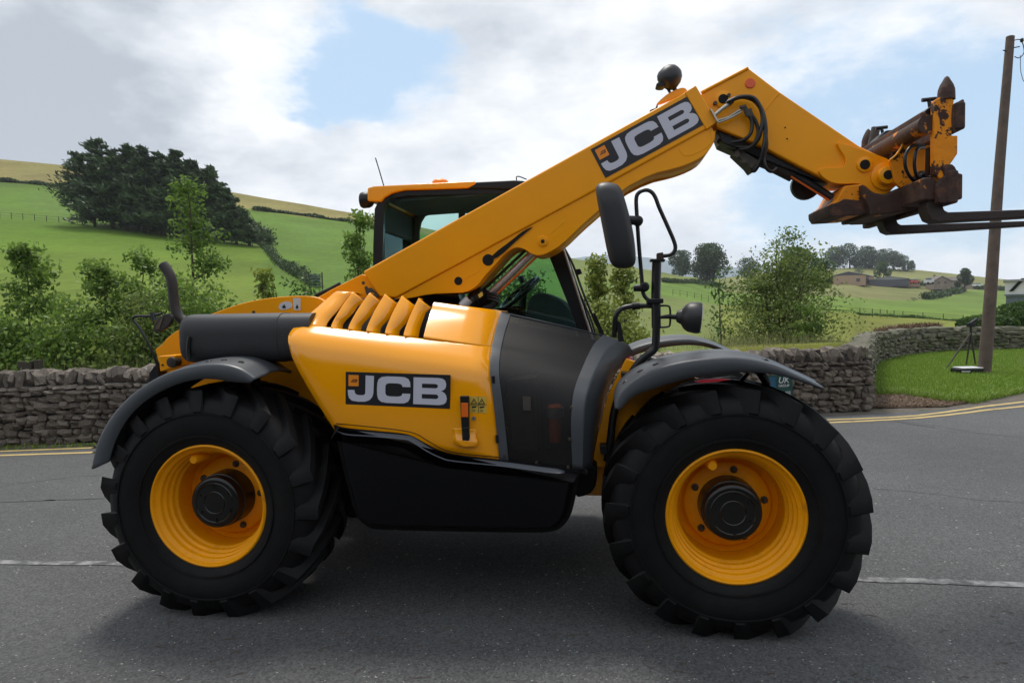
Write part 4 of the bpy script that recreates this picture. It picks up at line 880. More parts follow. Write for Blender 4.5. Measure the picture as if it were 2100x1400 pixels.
def loft(name, cols, material, parent=tele, k=4, solid=.008, kc=1, **kw):
    """cols: lists of (px, py, v); smooth along each column"""
    C = [catmull([Lp(*p) if len(p) == 3 and not isinstance(p, Vector) else p for p in c], k) for c in cols]
    if kc > 1:
        rows = [catmull([c[i] for c in C], kc) for i in range(len(C[0]))]; C = [[r[j] for r in rows] for j in range(len(rows[0]))]
    n = len(C[0]); vs = [p for c in C for p in c]; fs = [(i * n + j, (i + 1) * n + j, (i + 1) * n + j + 1, i * n + j + 1) for i in range(len(C) - 1) for j in range(n - 1)]
    return pymesh(name, vs, fs, material, parent, solid=solid, **kw)
def ptube(name, pts, r, material, parent=tele, k=5, n=10, smooth_=True, **kw):
    P = [Lp(*p) for p in pts]
    if smooth_: P = catmull(P, k)
    return MB().tube(P, r, n).build(name, material, parent, **kw)
def pin(px, py, v, r, material='dark', parent=tele, name='pin', t=.03, n=24):
    return MB().lathe(Lp(px, py, v) + Vector((0, -.004, 0)), (0, 1, 0), [(0, r * .9), (.003, r), (t, r)], n).build(name, material, parent)

# ---- wheels -------------------------------------------------------
def tyre_mesh(rot, flat=True, ztop=.60):
    mb = MB(); n = 120; W_ = .50
    prof = [(.012, .318), (-.004, .336), (-.018, .360), (-.030, .40), (-.036, .45), (-.034, .50), (-.022, .538), (-.004, .572), (.03, .596), (.10, .605), (.25, .609)]
    prof = prof + [(W_ - d, r) for d, r in prof[::-1][1:]]
    mb.lathe((0, 0, 0), (0, 1, 0), prof, n, cap=False)
    for rr0 in (.385, .505): mb.lathe((0, 0, 0), (0, 1, 0), [(-.026 if rr0 < .4 else -.032, rr0 - .006), (-.034 if rr0 < .4 else -.040, rr0 - .003), (-.034 if rr0 < .4 else -.040, rr0 + .003), (-.026 if rr0 < .4 else -.030, rr0 + .006)], n, cap=False)
    NL = 19
    def crown(v): return .648 - .014 * (abs(v - W_ / 2) / (W_ / 2)) ** 2.5
    for side in (0, 1):
        for i in range(NL):
            a0 = rot + (i + .5 * side) * 2 * math.pi / NL; S_ = 7; rings = []
            for j in range(S_):
                s = j / (S_ - 1); v = -.012 + s * .285; sweep = math.radians(27) * (s ** .85)
                wd = (.049 - .012 * s) / .63; top = crown(max(v, 0)) - (.006 if j == 0 else 0); basr = .570 if j else .535
                ring = []
                for (da, r_) in [(-wd, basr), (-wd * .72, top), (wd * .60, top), (wd * .95, basr)]:
                    a = a0 + sweep + da; vv = v if side == 0 else W_ - v
                    if r_ == basr and j == 0: vv = vv - .012 if side == 0 else vv + .012
                    ring.append(Vector((math.cos(a) * r_, vv, math.sin(a) * r_)))
                rings.append(ring)
            # the lug foot that runs down the sidewall
            foot = []
            for (da, r_) in [(-.045, .505), (-.040, .520), (.040, .520), (.045, .505)]:
                a = a0 + da - .02; vv = -.033 if r_ == .505 else -.041; vv = vv if side == 0 else W_ - vv; foot.append(Vector((math.cos(a) * r_, vv, math.sin(a) * r_)))
            rings.insert(0, foot); vs = [p for r__ in rings for p in r__]; m_ = len(rings)
            fs = [(4 * j + k, 4 * j + k + 1, 4 * j + 5 + k, 4 * j + 4 + k) for j in range(m_ - 1) for k in range(3)] + [(0, 1, 2, 3), (4 * m_ - 1, 4 * m_ - 2, 4 * m_ - 3, 4 * m_ - 4)] + [(4 * j, 4 * j + 4, 4 * j + 7, 4 * j + 3) for j in range(m_ - 1)]
            mb.add(vs, fs)
    if flat:
        o = []
        for (x, y, z) in mb.v:
            r_ = math.hypot(x, z)
            if z < -.30 and r_ > .34:      # load squats the tyre and bulges the wall
                k = min(1, (-z - .30) / .3) * math.exp(-(x / .33) ** 2); bul = .03 * k * math.sin(math.pi * min(1, max(0, (r_ - .34) / .27)))
                y += -bul if y < .25 else bul; z = max(z + .02 * k, -ztop + .001)
            o.append((x, y, z))
        mb.v = o
    return mb
def wheel(u, rot, nut0, vc):
    wr = empty('wheel', (u, 0, .60), tele)
    tyre_mesh(rot).build('tyre', 'tyre', wr, angle=30)
    rim = MB().lathe((0, 0, 0), (0, 1, 0), [(.030, .336), (.004, .338), (-.007, .334), (-.010, .326), (-.004, .320), (.010, .318), (.020, .312), (.026, .300), (.030, .297), (.052, .300), (.058, .296), (.062, .287), (.066, .285), (.086, .288), (.092, .284), (.096, .275), (.100, .273), (.122, .276), (.128, .272), (.132, .264), (.140, .262), (.175, .266), (.20, .262), (.26, .262)], 96, cap=False)
    rim.lathe((0, 0, 0), (0, 1, 0), [(.262, .262), (.262, .236), (.252, .226), (.238, .220), (.228, .214), (.226, .150), (.24, .146), (.24, .02)], 72, cap=False)
    rim.lathe((0, 0, 0), (0, 1, 0), [(.262, .26), (.50, .275), (.50, .335)], 48, cap=False)
    rim.build('rim', 'yellow_rim', wr, angle=62)
    hb_ = MB().lathe((0, 0, 0), (0, 1, 0), [(.062, .004), (.062, .122), (.065, .132), (.071, .139), (.080, .142), (.115, .143), (.117, .149), (.24, .152)], 64, cap=False)
    hb_.build('hub', 'hub', wr, angle=30)
    for rr2 in (.060, .108): MB().lathe((0, 0, 0), (0, 1, 0), [(.062, rr2 - .004), (.0585, rr2), (.062, rr2 + .004)], 48, cap=False).build('hub_ridge', 'hub', wr)
    for i in range(6):
        a = .6 + i * 1.047; hb2 = MB().lathe((math.cos(a) * .095, .056, math.sin(a) * .095), (0, 1, 0), [(0, .009), (.012, .010)], 8).build('plug', 'hub', wr)
    nm = None
    for i in range(5):
        a = nut0 + i * 2 * math.pi / 5
        if nm is None: nm = MB().lathe((0, -.022, 0), (0, 1, 0), [(0, .007), (.004, .011), (.016, .012), (.018, .019), (.03, .020)], 8).build('wheel_nut', 'bolt', wr); o = nm
        else: o = nm.copy(); link(o, wr)
        o.location = (math.cos(a) * .185, .222, math.sin(a) * .185)
    a = vc; c = Vector((math.cos(a) * .262, .045, math.sin(a) * .262))
    MB().lathe(c, (0, 1, 0), [(-.008, .020), (0, .024), (.05, .030), (.11, .030)], 16).build('valve_guard', 'yellow_rim', wr)
    return wr
wf = wheel(2.75, .12, R(80), R(113)); wr_ = wheel(0.0, .30, R(77), R(112))
for src, u in ((wf, 2.75), (wr_, 0.0)):
    o = src.copy(); link(o, tele); o.location = (u, 2.24, .60); o.rotation_euler = (0, 0, math.pi)
    for ch in list(src.children): link(ch.copy(), o)

# ---- chassis ------------------------------------------------------
UR = Lp(330, 760, .55).x; UFR = 3.02
def ubox(name, u0, u1, v0, v1, z0, z1, material, parent=tele, **k):
    return MB().box(((u0 + u1) / 2, (v0 + v1) / 2, (z0 + z1) / 2), (u1 - u0, v1 - v0, z1 - z0)).build(name, material, parent, **k)
ubox('chassis_rail', -.35, 3.0, .62, .68, .52, .92, 'yellow', bevel=.01); ubox('chassis_rail', -.35, 3.0, 1.56, 1.62, .52, .92, 'yellow', bevel=.01)
ubox('belly', .2, 2.2, .7, 1.54, .50, .86, 'black', bevel=.02)
for u in (0, 2.75):
    MB().lathe((u, .22, .60), (0, 1, 0), [(0, .14), (.1, .13), (.14, .09), (.55, .085), (.62, .17), (.9, .2), (1.18, .17), (1.25, .085), (1.66, .09), (1.70, .13), (1.80, .14)], 24).build('axle', 'black', tele)
plate('chassis_plate', [(318, 716, 1), (332, 706), (344, 690), (388, 662), (450, 637), (500, 620), (555, 610), (610, 606), (650, 608), (672, 622), (760, 640, 1), (760, 860, 1), (712, 975, 1), (697, 975, 1), (640, 985, 1), (540, 905, 1), (430, 900, 1), (352, 808, 1), (330, 760, 1)], .60, .64, 'yellow', rnd=2, bevel=.005)
plate('chassis_plate', [(340, 712), (388, 672), (450, 648), (500, 630), (555, 622), (610, 616), (650, 618), (760, 640), (760, 800), (352, 800)], 1.50, 1.54, 'yellow', rnd=1, bevel=.005)
ubox('counterweight', UR + .02, -.30, .66, 1.5, .62, 1.12, 'yellow', bevel=.03)
# rear corner bracket with a round lamp
plate('lamp_bracket', [(325, 730), (360, 728), (361, 752), (345, 757), (328, 762)], .40, .56, 'yellow', rnd=0, bevel=.006)
MB().lathe(Lp(350, 743, .385), (0, 1, 0), [(0, .012), (.004, .03), (.02, .034), (.06, .034)], 18).build('tail_lamp', 'exhaust', tele)
pin(333, 748, .395, .006, 'bolt', name='bolt')
plate('rear_bracket', [(305, 765), (322, 742), (326, 765), (326, 800), (306, 790)], .50, .58, 'black', bevel=.004)
# decals on the chassis plate
def fdecal(name, quad, v, material, parent=tele, t=.002, rnd=0): return plate(name, quad, v - t, v, material, parent, rnd=rnd, smooth=False)
fdecal('warning_decal', [(570, 630), (576, 620), (590, 617), (599, 622), (599, 629), (591, 634), (576, 636)], .60, 'offwhite', rnd=1)
fdecal('warning_decal', [(601, 611), (616, 611), (616, 636), (602, 636)], .60, 'offwhite')
fdecal('oil_symbol', [(578, 629), (583, 624), (586, 631), (580, 632)], .597, 'decal'); fdecal('oil_symbol', [(606, 631), (609, 624), (612, 630), (609, 633)], .597, 'decal')

# ---- muffler and exhaust ------------------------------------------
ma, mb_ = Lp(392, 692, .36), Lp(640, 692, .36); ma.z = mb_.z = (ma.z + mb_.z) / 2; ln_ = (mb_ - ma).length
rm_ = .143
mufb = MB().lathe(ma, (mb_ - ma), [(0, .03), (.0, rm_ * .80), (.006, rm_ * .9), (.022, rm_ * .98), (.05, rm_), (ln_ * .80, rm_), (ln_ * .805, rm_ * .975), (ln_ * 1.05, rm_ * .975), (ln_ * 1.05, .03)], 64)
_mv = []
for p_ in mufb.v:
    y_, z_ = p_[1] - ma.y, p_[2] - ma.z; rr_ = math.hypot(y_, z_); q_ = math.atan2(z_, y_); k_ = (abs(math.cos(q_)) ** 3.2 + abs(math.sin(q_)) ** 3.2) ** (-1 / 3.2); _mv.append((p_[0], ma.y + y_ * k_ * .96, ma.z + z_ * k_ * .985))
mufb.v = _mv; mufb.build('muffler', 'muffler', tele, angle=40)
ptube('exhaust_pipe', [(394, 664, .36), (380, 660, .36), (368, 650, .36), (360, 634, .36), (356, 612, .36), (354, 588, .36), (350, 568, .36), (342, 553, .36), (333, 541, .36)], [.030] * 1 + [.030] * 39 + [.024], 'exhaust')
ptube('muffler_strap', [(389, 690, .22), (386, 715, .22), (388, 738, .22)], .012, 'blacktube')
plate('muffler_support', [(383, 688), (394, 686), (394, 738), (386, 736)], .3, .5, 'black', bevel=.003)
# rear guard tube with the small mirror
ptube('guard_tube', [(324, 752, .32), (316, 730, .31), (300, 696, .30), (283, 668, .30), (273, 656, .30), (275, 650, .30), (284, 648, .30), (306, 648, .30), (322, 645, .30), (332, 643, .30)], .0075, 'blacktube')
MB().lathe(Lp(312, 641, .30), Vector((.3, 0, -1)), [(0, .014), (.05, .016)], 10).build('mirror_clamp', 'blacktube', tele)
rmir = plate('rear_mirror', [(311, 676), (318, 660), (328, 648), (346, 641), (353, 650), (349, 664), (335, 677), (318, 682)], .27, .30, 'exhaust', rnd=1, bevel=.006)
plate('mirror_face', [(317, 675), (331, 650), (336, 648), (326, 675)], .266, .269, 'brown', rmir, smooth=False)

# ---- fenders ------------------------------------------------------
def fender(crest, lip, v0, v1, name='fender', top_drop=0):
    Cn = [Lp(x, y, v0) for x, y in crest]; Ln = [Lp(x, y, v0) for x, y in lip]
    Cn, Ln = catmull(Cn, 5), catmull(Ln, 5); dv = v1 - v0; rows = []
    for c, l in zip(Cn, Ln):
        m = c.lerp(l, .12); rows.append([l, l.lerp(c, .5) + Vector((0, -.004 if v1 > v0 else .004, 0)), m, Vector((c.x, v0 + dv * .012, c.z)).lerp(m, .35), Vector((c.x, v0 + dv * .04, c.z)), Vector((c.x, v0 + dv * .3, c.z + .012)), Vector((c.x, v0 + dv * .36, c.z + .020)), Vector((c.x, v0 + dv * .64, c.z + .020)), Vector((c.x, v0 + dv * .70, c.z + .012)), Vector((c.x, v1 - dv * .04, c.z)), Vector((c.x, v1, c.z)).lerp(Vector((l.x, v1, l.z)), .12), Vector((c.x, v1, c.z)).lerp(Vector((l.x, v1, l.z)), .62)])
    n = len(rows[0]); vs = [p for r_ in rows for p in r_]; fs = [(i * n + j, (i + 1) * n + j, (i + 1) * n + j + 1, i * n + j + 1) for i in range(len(rows) - 1) for j in range(n - 1)]
    return pymesh(name, vs, fs, 'fender', tele, solid=.009, angle=70), Cn
RC = [(187, 962), (201, 905), (232, 850), (278, 803), (335, 769), (395, 751), (448, 747), (490, 756), (524, 777)]
RL = [(224, 946), (238, 902), (264, 856), (302, 820), (352, 792), (402, 778), (440, 777), (482, 783), (514, 785)]
FC = [(1262, 838), (1272, 806), (1305, 776), (1360, 752), (1430, 738), (1510, 734), (1580, 747), (1635, 770), (1690, 796)]
FL = [(1272, 838), (1298, 813), (1338, 797), (1390, 781), (1450, 769), (1520, 763), (1580, 766), (1630, 778), (1688, 797)]
f1, c1_ = fender(RC, RL, -.03, .40); f2, c2_ = fender(FC, FL, -.03, .42)
# far side fenders mirror the near ones across the machine
for f_ in (f1, f2):
    me = f_.data.copy()
    for v_ in me.vertices: v_.co.y = 2.24 - v_.co.y
    me.flip_normals(); o = bpy.data.objects.new('fender', me); link(o, tele); md = o.modifiers.new('t', 'SOLIDIFY'); md.thickness = .009; md.offset = 0
for (cc_, ix) in ((c1_, (26, 29, 33)), (c2_, (7, 11, 14, 30))):
    for k in ix:
        for q in (.10, .26):
            p = cc_[k]; tg = (cc_[k + 1] - cc_[k - 1]).normalized(); nrm = Vector((-tg.z, 0, tg.x)); nrm = nrm if nrm.z > 0 else -nrm
            MB().lathe(Vector((p.x, -.03 + q, p.z + .016)), nrm, [(-.02, .017), (-.002, .017), (.003, .012)], 12).build('fender_bolt', 'black', f1 if cc_ is c1_ else f2)
ptube('fender_stay', [(526, 776, .25), (524, 800, .28), (520, 830, .30)], .022, 'black', smooth_=False)
ptube('fender_stay', [(1535, 765, .2), (1518, 782, .22), (1500, 800, .3)], .010, 'blacktube', smooth_=False); ptube('fender_stay', [(1560, 765, .2), (1572, 785, .24), (1560, 830, .3)], .022, 'black', smooth_=False)
plate('marker_strip', [(1424, 782), (1440, 778), (1480, 776), (1500, 778), (1470, 783), (1436, 785)], -.006, .02, 'red', bevel=.002)

# ---- engine cover -------------------------------------------------
c0 = [(690, 598, .50), (672, 611, .45), (650, 630, .38), (630, 647, .32), (612, 664, .25), (599, 677, .19), (592, 692, .145), (595, 714, .115), (606, 745, .10), (640, 806, .09), (690, 886, .09)]
c5 = [(1028, 640, .50), (1023, 655, .44), (1018, 672, .38), (1012, 698, .30), (1009, 712, .26), (1007, 727, .215), (1005.5, 745, .165), (1006, 768, .125), (1010, 800, .105), (1017, 860, .09), (1026, 950, .09)]
def lerpc(a, b_, t_): return tuple(a[i] * (1 - t_) + b_[i] * t_ for i in range(3))
cover = empty('engine_cover', (0, 0, 0), tele)
cols = []
low0, low5 = c0[4:], c5[4:]
inn = [Lp(*p) + Vector((0, .35, 0)) for p in low0]; cols.append(inn)
cols.append([Lp(p[0] + 1.5, p[1] + 1, p[2] + .05) for p in low0])
for t_ in (.0, .04, .10, .14, .26, .37, .48, .59, .70, .8, .9, 1.0):
    cc_ = []
    for i, (a, b_) in enumerate(zip(low0, low5)):
        p = lerpc(a, b_, t_); dv = .022 if t_ == 0 else (.004 if t_ == .04 else 0); cc_.append(Lp(p[0], p[1], p[2] + dv))
    cols.append(cc_)
n_ = None
def vloft(name, cols, material, parent, k=4, solid=.006, **kw):
    C = [catmull(c, k) for c in cols]; n = len(C[0]); vs = [p for c in C for p in c]; fs = [(i * n + j, (i + 1) * n + j, (i + 1) * n + j + 1, i * n + j + 1) for i in range(len(C) - 1) for j in range(n - 1)]
    return pymesh(name, vs, fs, material, parent, solid=solid, **kw)
side = vloft('side_panel', cols, 'yellow_panel', cover, angle=60)
upl = [c0[4], c0[3], c0[2], c0[1], c0[0]]; upr = [(668, 672, .262), (675, 657, .315), (696, 634, .392), (713, 614, .466), (727, 600, .51)]
cols = [[Lp(*p) + Vector((0, .3, 0)) for p in upl], [Lp(p[0] + 1.5, p[1] + 1, p[2] + .04) for p in upl]] + [[Lp(*lerpc(a, b_, t_)) for a, b_ in zip(upl, upr)] for t_ in (0.04, .5, 1)]
for c in cols: e = c[-1]; c.append(e + Vector((.03, .05, -.01)))
vloft('nose_panel', cols, 'yellow_panel', cover, angle=60)
sl = [(869, 693, .252), (874, 672, .32), (880, 652, .39), (885, 636, .45), (890, 622, .50)]; sr = [c5[4], c5[3], c5[2], c5[1], c5[0]]
cols = [[Lp(*p) + Vector((0, .05, 0)) for p in sl]] + [[Lp(*lerpc(a, b_, t_)) for a, b_ in zip(sl, sr)] for t_ in (0, .02, .5, 1)]
for c in cols: e = c[-1]; c += [e + Vector((0, .04, .004)), e + Vector((0, .28, .0))]
vloft('top_panel', cols, 'yellow_panel', cover, angle=60)
# six raised louvre blades and the dark cavity they cover
gx = [670, 706, 744, 783, 822, 859]; gy = [672, 674.5, 678.5, 683, 688, 692]; pk = [(724.5, 598), (758.5, 600), (790, 602.5), (825, 606), (859, 611)]
def vs_(py, yb, yt): return .255 + (yb - py) / (yb - yt) * .245
for i in range(5):
    x0, y0 = gx[i], gy[i]; x1, y1 = gx[i + 1], gy[i + 1]; px_, py_ = pk[i]; dx_ = (px_ - x0) / 46.0; dy_ = (y0 - py_) / 75.0
    Lf = [(x0 + 7 * dx_, y0 + 1), (x0 + 11 * dx_, y0 - 12 * dy_), (x0 + 23 * dx_, y0 - 37 * dy_), (x0 + 34.5 * dx_, y0 - 57 * dy_), (px_, py_)]
    Rt = [(x1 - 4, y1 + 1), (x1 + 0, y1 - 13), (x1 + 19, y1 - 33), (x1 + 29, y1 - 48), (px_ + 27, py_ + 22)]
    if i == 4: Rt = [(858, 692), (862, 672), (869, 652), (874, 640), (884, 631)]
    a_ = [Lp(x, y, vs_(y, y0, py_) - .016) for x, y in Lf]; b_ = [Lp(x, y, vs_(y, y1, py_) + .034) for x, y in Rt]
    e0 = [p + Vector((.012, .045, -.004)) for p in a_]
    C = [catmull(c, 4) for c in (e0, a_, b_)]; q_ = [p.lerp(r_, .06) + Vector((0, -.0015, 0)) for p, r_ in zip(C[1], C[2])]; C = [C[0], C[1], q_, C[2]]; n = len(C[0])
    pymesh('louvre_blade', [p for c in C for p in c], [(i_ * n + j_, (i_ + 1) * n + j_, (i_ + 1) * n + j_ + 1, i_ * n + j_ + 1) for i_ in range(3) for j_ in range(n - 1)], 'yellow_panel', cover, solid=.003, angle=18)
cav0 = [(664, 676), (676, 650), (700, 622), (712, 608)]; cav1 = [(874, 698), (880, 670), (888, 648), (896, 630)]
cols = [[Lp(x, y, v + .10) for (x, y), v in zip(cv, (.25, .34, .42, .50))] for cv in (cav0, [((a[0] + b_[0]) / 2, (a[1] + b_[1]) / 2) for a, b_ in zip(cav0, cav1)], cav1)]
vloft('louvre_backing', cols, 'dark', cover)
plate('bonnet_core', [(660, 720), (700, 716), (1000, 740), (1000, 900), (700, 870)], .42, .62, 'dark', cover, smooth=False)

# decal with the maker's lettering
JC = {'J': [[(.196, .09), (.276, .10), (.272, .62), (.262, .74), (.235, .84), (.19, .895), (.12, .90), (.065, .875), (.037, .80), (.027, .69), (.024, .55), (.088, .55), (.092, .63), (.105, .68), (.13, .70), (.165, .70), (.185, .68), (.194, .63)]],
      'C': [[(.626, .40), (.622, .26), (.605, .16), (.57, .11), (.52, .10), (.40, .10), (.35, .125), (.32, .2), (.309, .32), (.307, .5), (.309, .68), (.32, .8), (.35, .875), (.40, .90), (.52, .90), (.57, .89), (.605, .84), (.622, .74), (.626, .60), (.550, .60), (.545, .655), (.53, .685), (.50, .70), (.43, .70), (.40, .68), (.387, .62), (.386, .5), (.387, .38), (.40, .32), (.43, .30), (.50, .30), (.53, .315), (.545, .345), (.550, .40)]],
      'B': [[(.655, .10), (.88, .10), (.925, .115), (.952, .17), (.963, .28), (.957, .39), (.94, .45), (.915, .485), (.945, .53), (.965, .61), (.971, .71), (.964, .81), (.942, .87), (.90, .90), (.655, .90)], [(.735, .28), (.735, .41), (.865, .41), (.882, .385), (.886, .345), (.882, .305), (.865, .28)], [(.735, .59), (.735, .725), (.87, .725), (.887, .70), (.892, .657), (.887, .615), (.87, .59)]]}
def shape2d(name, loops, mapf, material, parent, ext=.0012):
    cu = bpy.data.curves.new(name, 'CURVE'); cu.dimensions = '2D'; cu.fill_mode = 'BOTH'
    for lp in loops:
        s_ = cu.splines.new('POLY'); s_.points.add(len(lp) - 1); s_.use_cyclic_u = True
        for p, (x, y) in zip(s_.points, lp): p.co = (x, y, 0, 1)
    cu.extrude = .001; tmp = bpy.data.objects.new('tmp', cu); me = bpy.data.meshes.new_from_object(tmp); bpy.data.objects.remove(tmp)
    for v_ in me.vertices: v_.co = mapf(v_.co.x, v_.co.y) + Vector((0, -ext if v_.co.z > 0 else 0, 0))
    me.materials.clear(); me.materials.append(M[material]); o = bpy.data.objects.new(name, me); link(o, parent); return o
for (x, y) in ((470, 655), (520, 640), (655, 630)): pin(x, y, .598, .010, 'bolt', name='bolt')
def brand_decal(q, v, parent):
    """q: picture corners TL, TR, BR, BL"""
    A = [Lp(x, y, v) for x, y in q]
    def mp_(off):
        def f(x, y):
            p = A[0].lerp(A[1], x).lerp(A[3].lerp(A[2], x), y); return Vector((p.x, v - off, p.z))
        return f
    base = plate('brand_decal', [(*p,) for p in q], v - .0025, v, 'decal', parent, smooth=False)
    for k, lp in JC.items(): shape2d('letter', [[(x, y) for x, y in l] for l in lp], mp_(.0027), 'white', base)
    e = shape2d('emblem', [[(.030, .09), (.128, .09), (.128, .43), (.030, .43)]], mp_(.0027), 'decal_orange', base)
    m3 = mp_(.0042)
    for k, lp in JC.items():
        shape2d('letter', [[(.050 + x * .060 + (1 - y) * .012, .205 + y * .12) for x, y in l] for l in lp], m3, 'decal', base, ext=.0006)
    return base
brand_decal([(709, 762), (924, 768.5), (922.5, 838), (708.5, 828.5)], .0885, side)
# latch, warning sticker, lock on the cover
latch = plate('latch', [(943, 812), (960, 812), (962, 903), (948, 903), (945, 856)], .064, .092, 'black', side, bevel=.003)
plate('latch_slide', [(945.5, 826), (959.5, 826), (960, 855), (946, 855)], .058, .070, 'hatch_orange', latch, bevel=.002)
plate('latch_grip', [(947, 876), (962, 876), (963, 901), (950, 901)], .050, .066, 'black', latch, bevel=.005)
st = plate('warning_sticker', [(963, 812), (997, 813), (998, 847), (964, 846)], .0870, .0895, 'sticker_yellow', side, smooth=False)
for (x, y) in ((972, 822), (988, 822.5)):
    plate('symbol', [(x - 7, y + 6), (x, y - 6), (x + 7, y + 6)], .0855, .0868, 'decal', st, smooth=False); plate('symbol', [(x - 4, y + 4.3), (x, y - 2.8), (x + 4, y + 4.3)], .0845, .0853, 'sticker_yellow', st, smooth=False)
    plate('symbol', [(x - .8, y - .6), (x + .8, y - .6), (x + .6, y + 3.4), (x - .6, y + 3.4)], .0838, .0843, 'decal', st, smooth=False)
    plate('symbol', [(x - 5, y + 11), (x + 5, y + 10), (x + 5, y + 13), (x - 4, y + 14.5)], .0855, .0868, 'decal', st, smooth=False)
    for k in (17.5, 20.5): plate('symbol', [(x - 4, y + k), (x + 3, y + k), (x + 3, y + k + .9), (x - 4, y + k + .9)], .0855, .0868, 'decal', st, smooth=False)
for r_ in ([(980, 812.5), (981, 812.5), (981.6, 846.6), (980.6, 846.6)], [(963.4, 829.2), (997.5, 830), (997.5, 831), (963.4, 830.2)]): plate('symbol', r_, .0860, .0868, 'decal', st, smooth=False)
pin(971.5, 857.5, .080, .0105, 'steel', side, 'lock', t=.02); pin(971.5, 857.5, .078, .004, 'dark', side, 'keyhole', t=.01)
loft('latch_pocket', [[(927, 878, .086), (929, 890, .082), (930, 905, .072), (940, 914, .068)], [(945, 878, .086), (946, 890, .080), (950, 905, .066), (955, 916, .062)], [(975, 880, .086), (976, 892, .082), (980, 906, .070), (978, 915, .070)]], 'yellow_panel', side, solid=.003)

# screened section and front nose of the engine bay
c6 = [(1046, 645, .50), (1041, 660, .44), (1035, 678, .38), (1029, 702, .30), (1026, 716, .26), (1024, 731, .215), (1022.5, 750, .17), (1023, 773, .13), (1027, 806, .11), (1034, 866, .095), (1043, 955, .095)]
c5b = [(p[0], p[1], p[2] - .004) for p in c5]
vloft('screen_frame', [[Lp(*p) + Vector((0, .03, 0)) for p in c5b]] + [[Lp(*p) for p in c] for c in (c5b, [lerpc(a, b_, .15) for a, b_ in zip(c5b, c6)], c6)] + [[Lp(*p) + Vector((0, .03, 0)) for p in c6]], 'fender', cover, angle=50)
c7 = [(1238, 687, .50), (1224, 700, .46), (1214, 714, .42), (1203, 736, .35), (1197, 750, .31), (1191, 764, .27), (1184, 782, .21), (1177, 806, .16), (1173, 840, .12), (1172, 888, .10), (1175, 962, .10)]
vloft('screen', [[Lp(*lerpc(a, b_, t_)) + Vector((0, .006, 0)) for a, b_ in zip(c6, c7)] for t_ in (0, .33, .66, 1)], 'mesh', cover, solid=0, angle=60)
c8 = [(1268, 697, .50), (1256, 706, .465), (1244, 718, .42), (1231, 740, .35), (1223, 756, .30), (1216, 770, .26), (1209, 787, .21), (1202, 810, .155), (1197, 842, .12), (1195, 890, .10), (1194, 962, .10)]
c9 = [(1290, 708, .52), (1280, 720, .50), (1269, 733, .47), (1254, 754, .42), (1246, 768, .38), (1240, 782, .34), (1233, 796, .30), (1226, 815, .25), (1220, 845, .21), (1214, 890, .19), (1209, 960, .19)]
c10 = [(1299, 722, .58), (1289, 733, .58), (1279, 744, .575), (1264, 762, .57), (1257, 775, .565), (1251, 789, .56), (1246, 803, .55), (1240, 825, .54), (1234, 855, .53), (1225, 900, .52), (1216, 960, .51)]
c7b = [(p[0], p[1], p[2] - .003) for p in c7]
vloft('nose_frame', [[Lp(*p) + Vector((0, .02, 0)) for p in c7b]] + [[Lp(*p) for p in c] for c in (c7b, [lerpc(a, b_, .9) for a, b_ in zip(c7b, c8)], c8, [lerpc(a, b_, .15) for a, b_ in zip(c8, c9)], [lerpc(a, b_, .55) for a, b_ in zip(c8, c9)], c9, [lerpc(a, b_, .5) for a, b_ in zip(c9, c10)], c10)], 'fender', cover, angle=60)
# things dimly seen through the screen
plate('radiator', [(1035, 780), (1100, 772), (1104, 925), (1050, 925)], .20, .42, 'bracket', cover, bevel=.01)
fl = MB().lathe(Lp(1138, 852, .26), (0, 0, -1), [(-.06, .03), (-.05, .042), (0, .042), (.005, .036), (.14, .034)], 18).build('fuel_filter', 'hatch_orange', cover)
MB().lathe(Lp(1138, 835, .26), (0, 0, -1), [(0, .048), (.05, .048)], 18).build('filter_cap', 'steel', cover)
plate('bay_back', [(1030, 660), (1230, 700), (1200, 960), (1045, 945)], .48, .56, 'dark', cover, smooth=False)
plate('bay_floor', [(1030, 940), (1200, 958), (1205, 972), (1030, 960)], .12, .50, 'dark', cover, smooth=False)
loft('bay_top', [[(1028, 640, .50), (1028, 640, .80)], [(1240, 688, .50), (1240, 688, .80)]], 'fender', cover, k=1)

for (x, y) in ((1035, 935), (1100, 948), (1165, 957), (1168, 900), (1172, 835)): pin(x, y, .088, .008, 'bolt', cover, 'screen_screw', t=.01, n=10)
ptube('panel_seam', [(690, 868, .087), (835, 884, .087), (880, 905, .087), (925, 926, .087), (1024, 937, .087)], .0022, 'dark', side)
plate('door_hinge', [(1008, 770), (1014, 770), (1015, 786), (1009, 786)], .105, .118, 'black', cover, bevel=.002); plate('door_hinge', [(1016, 892), (1022, 892), (1023, 908), (1017, 908)], .078, .092, 'black', cover, bevel=.002)
fdecal('info_label', [(1072, 812), (1088, 813), (1089, 842), (1073, 841)], .098, 'bracket', cover)
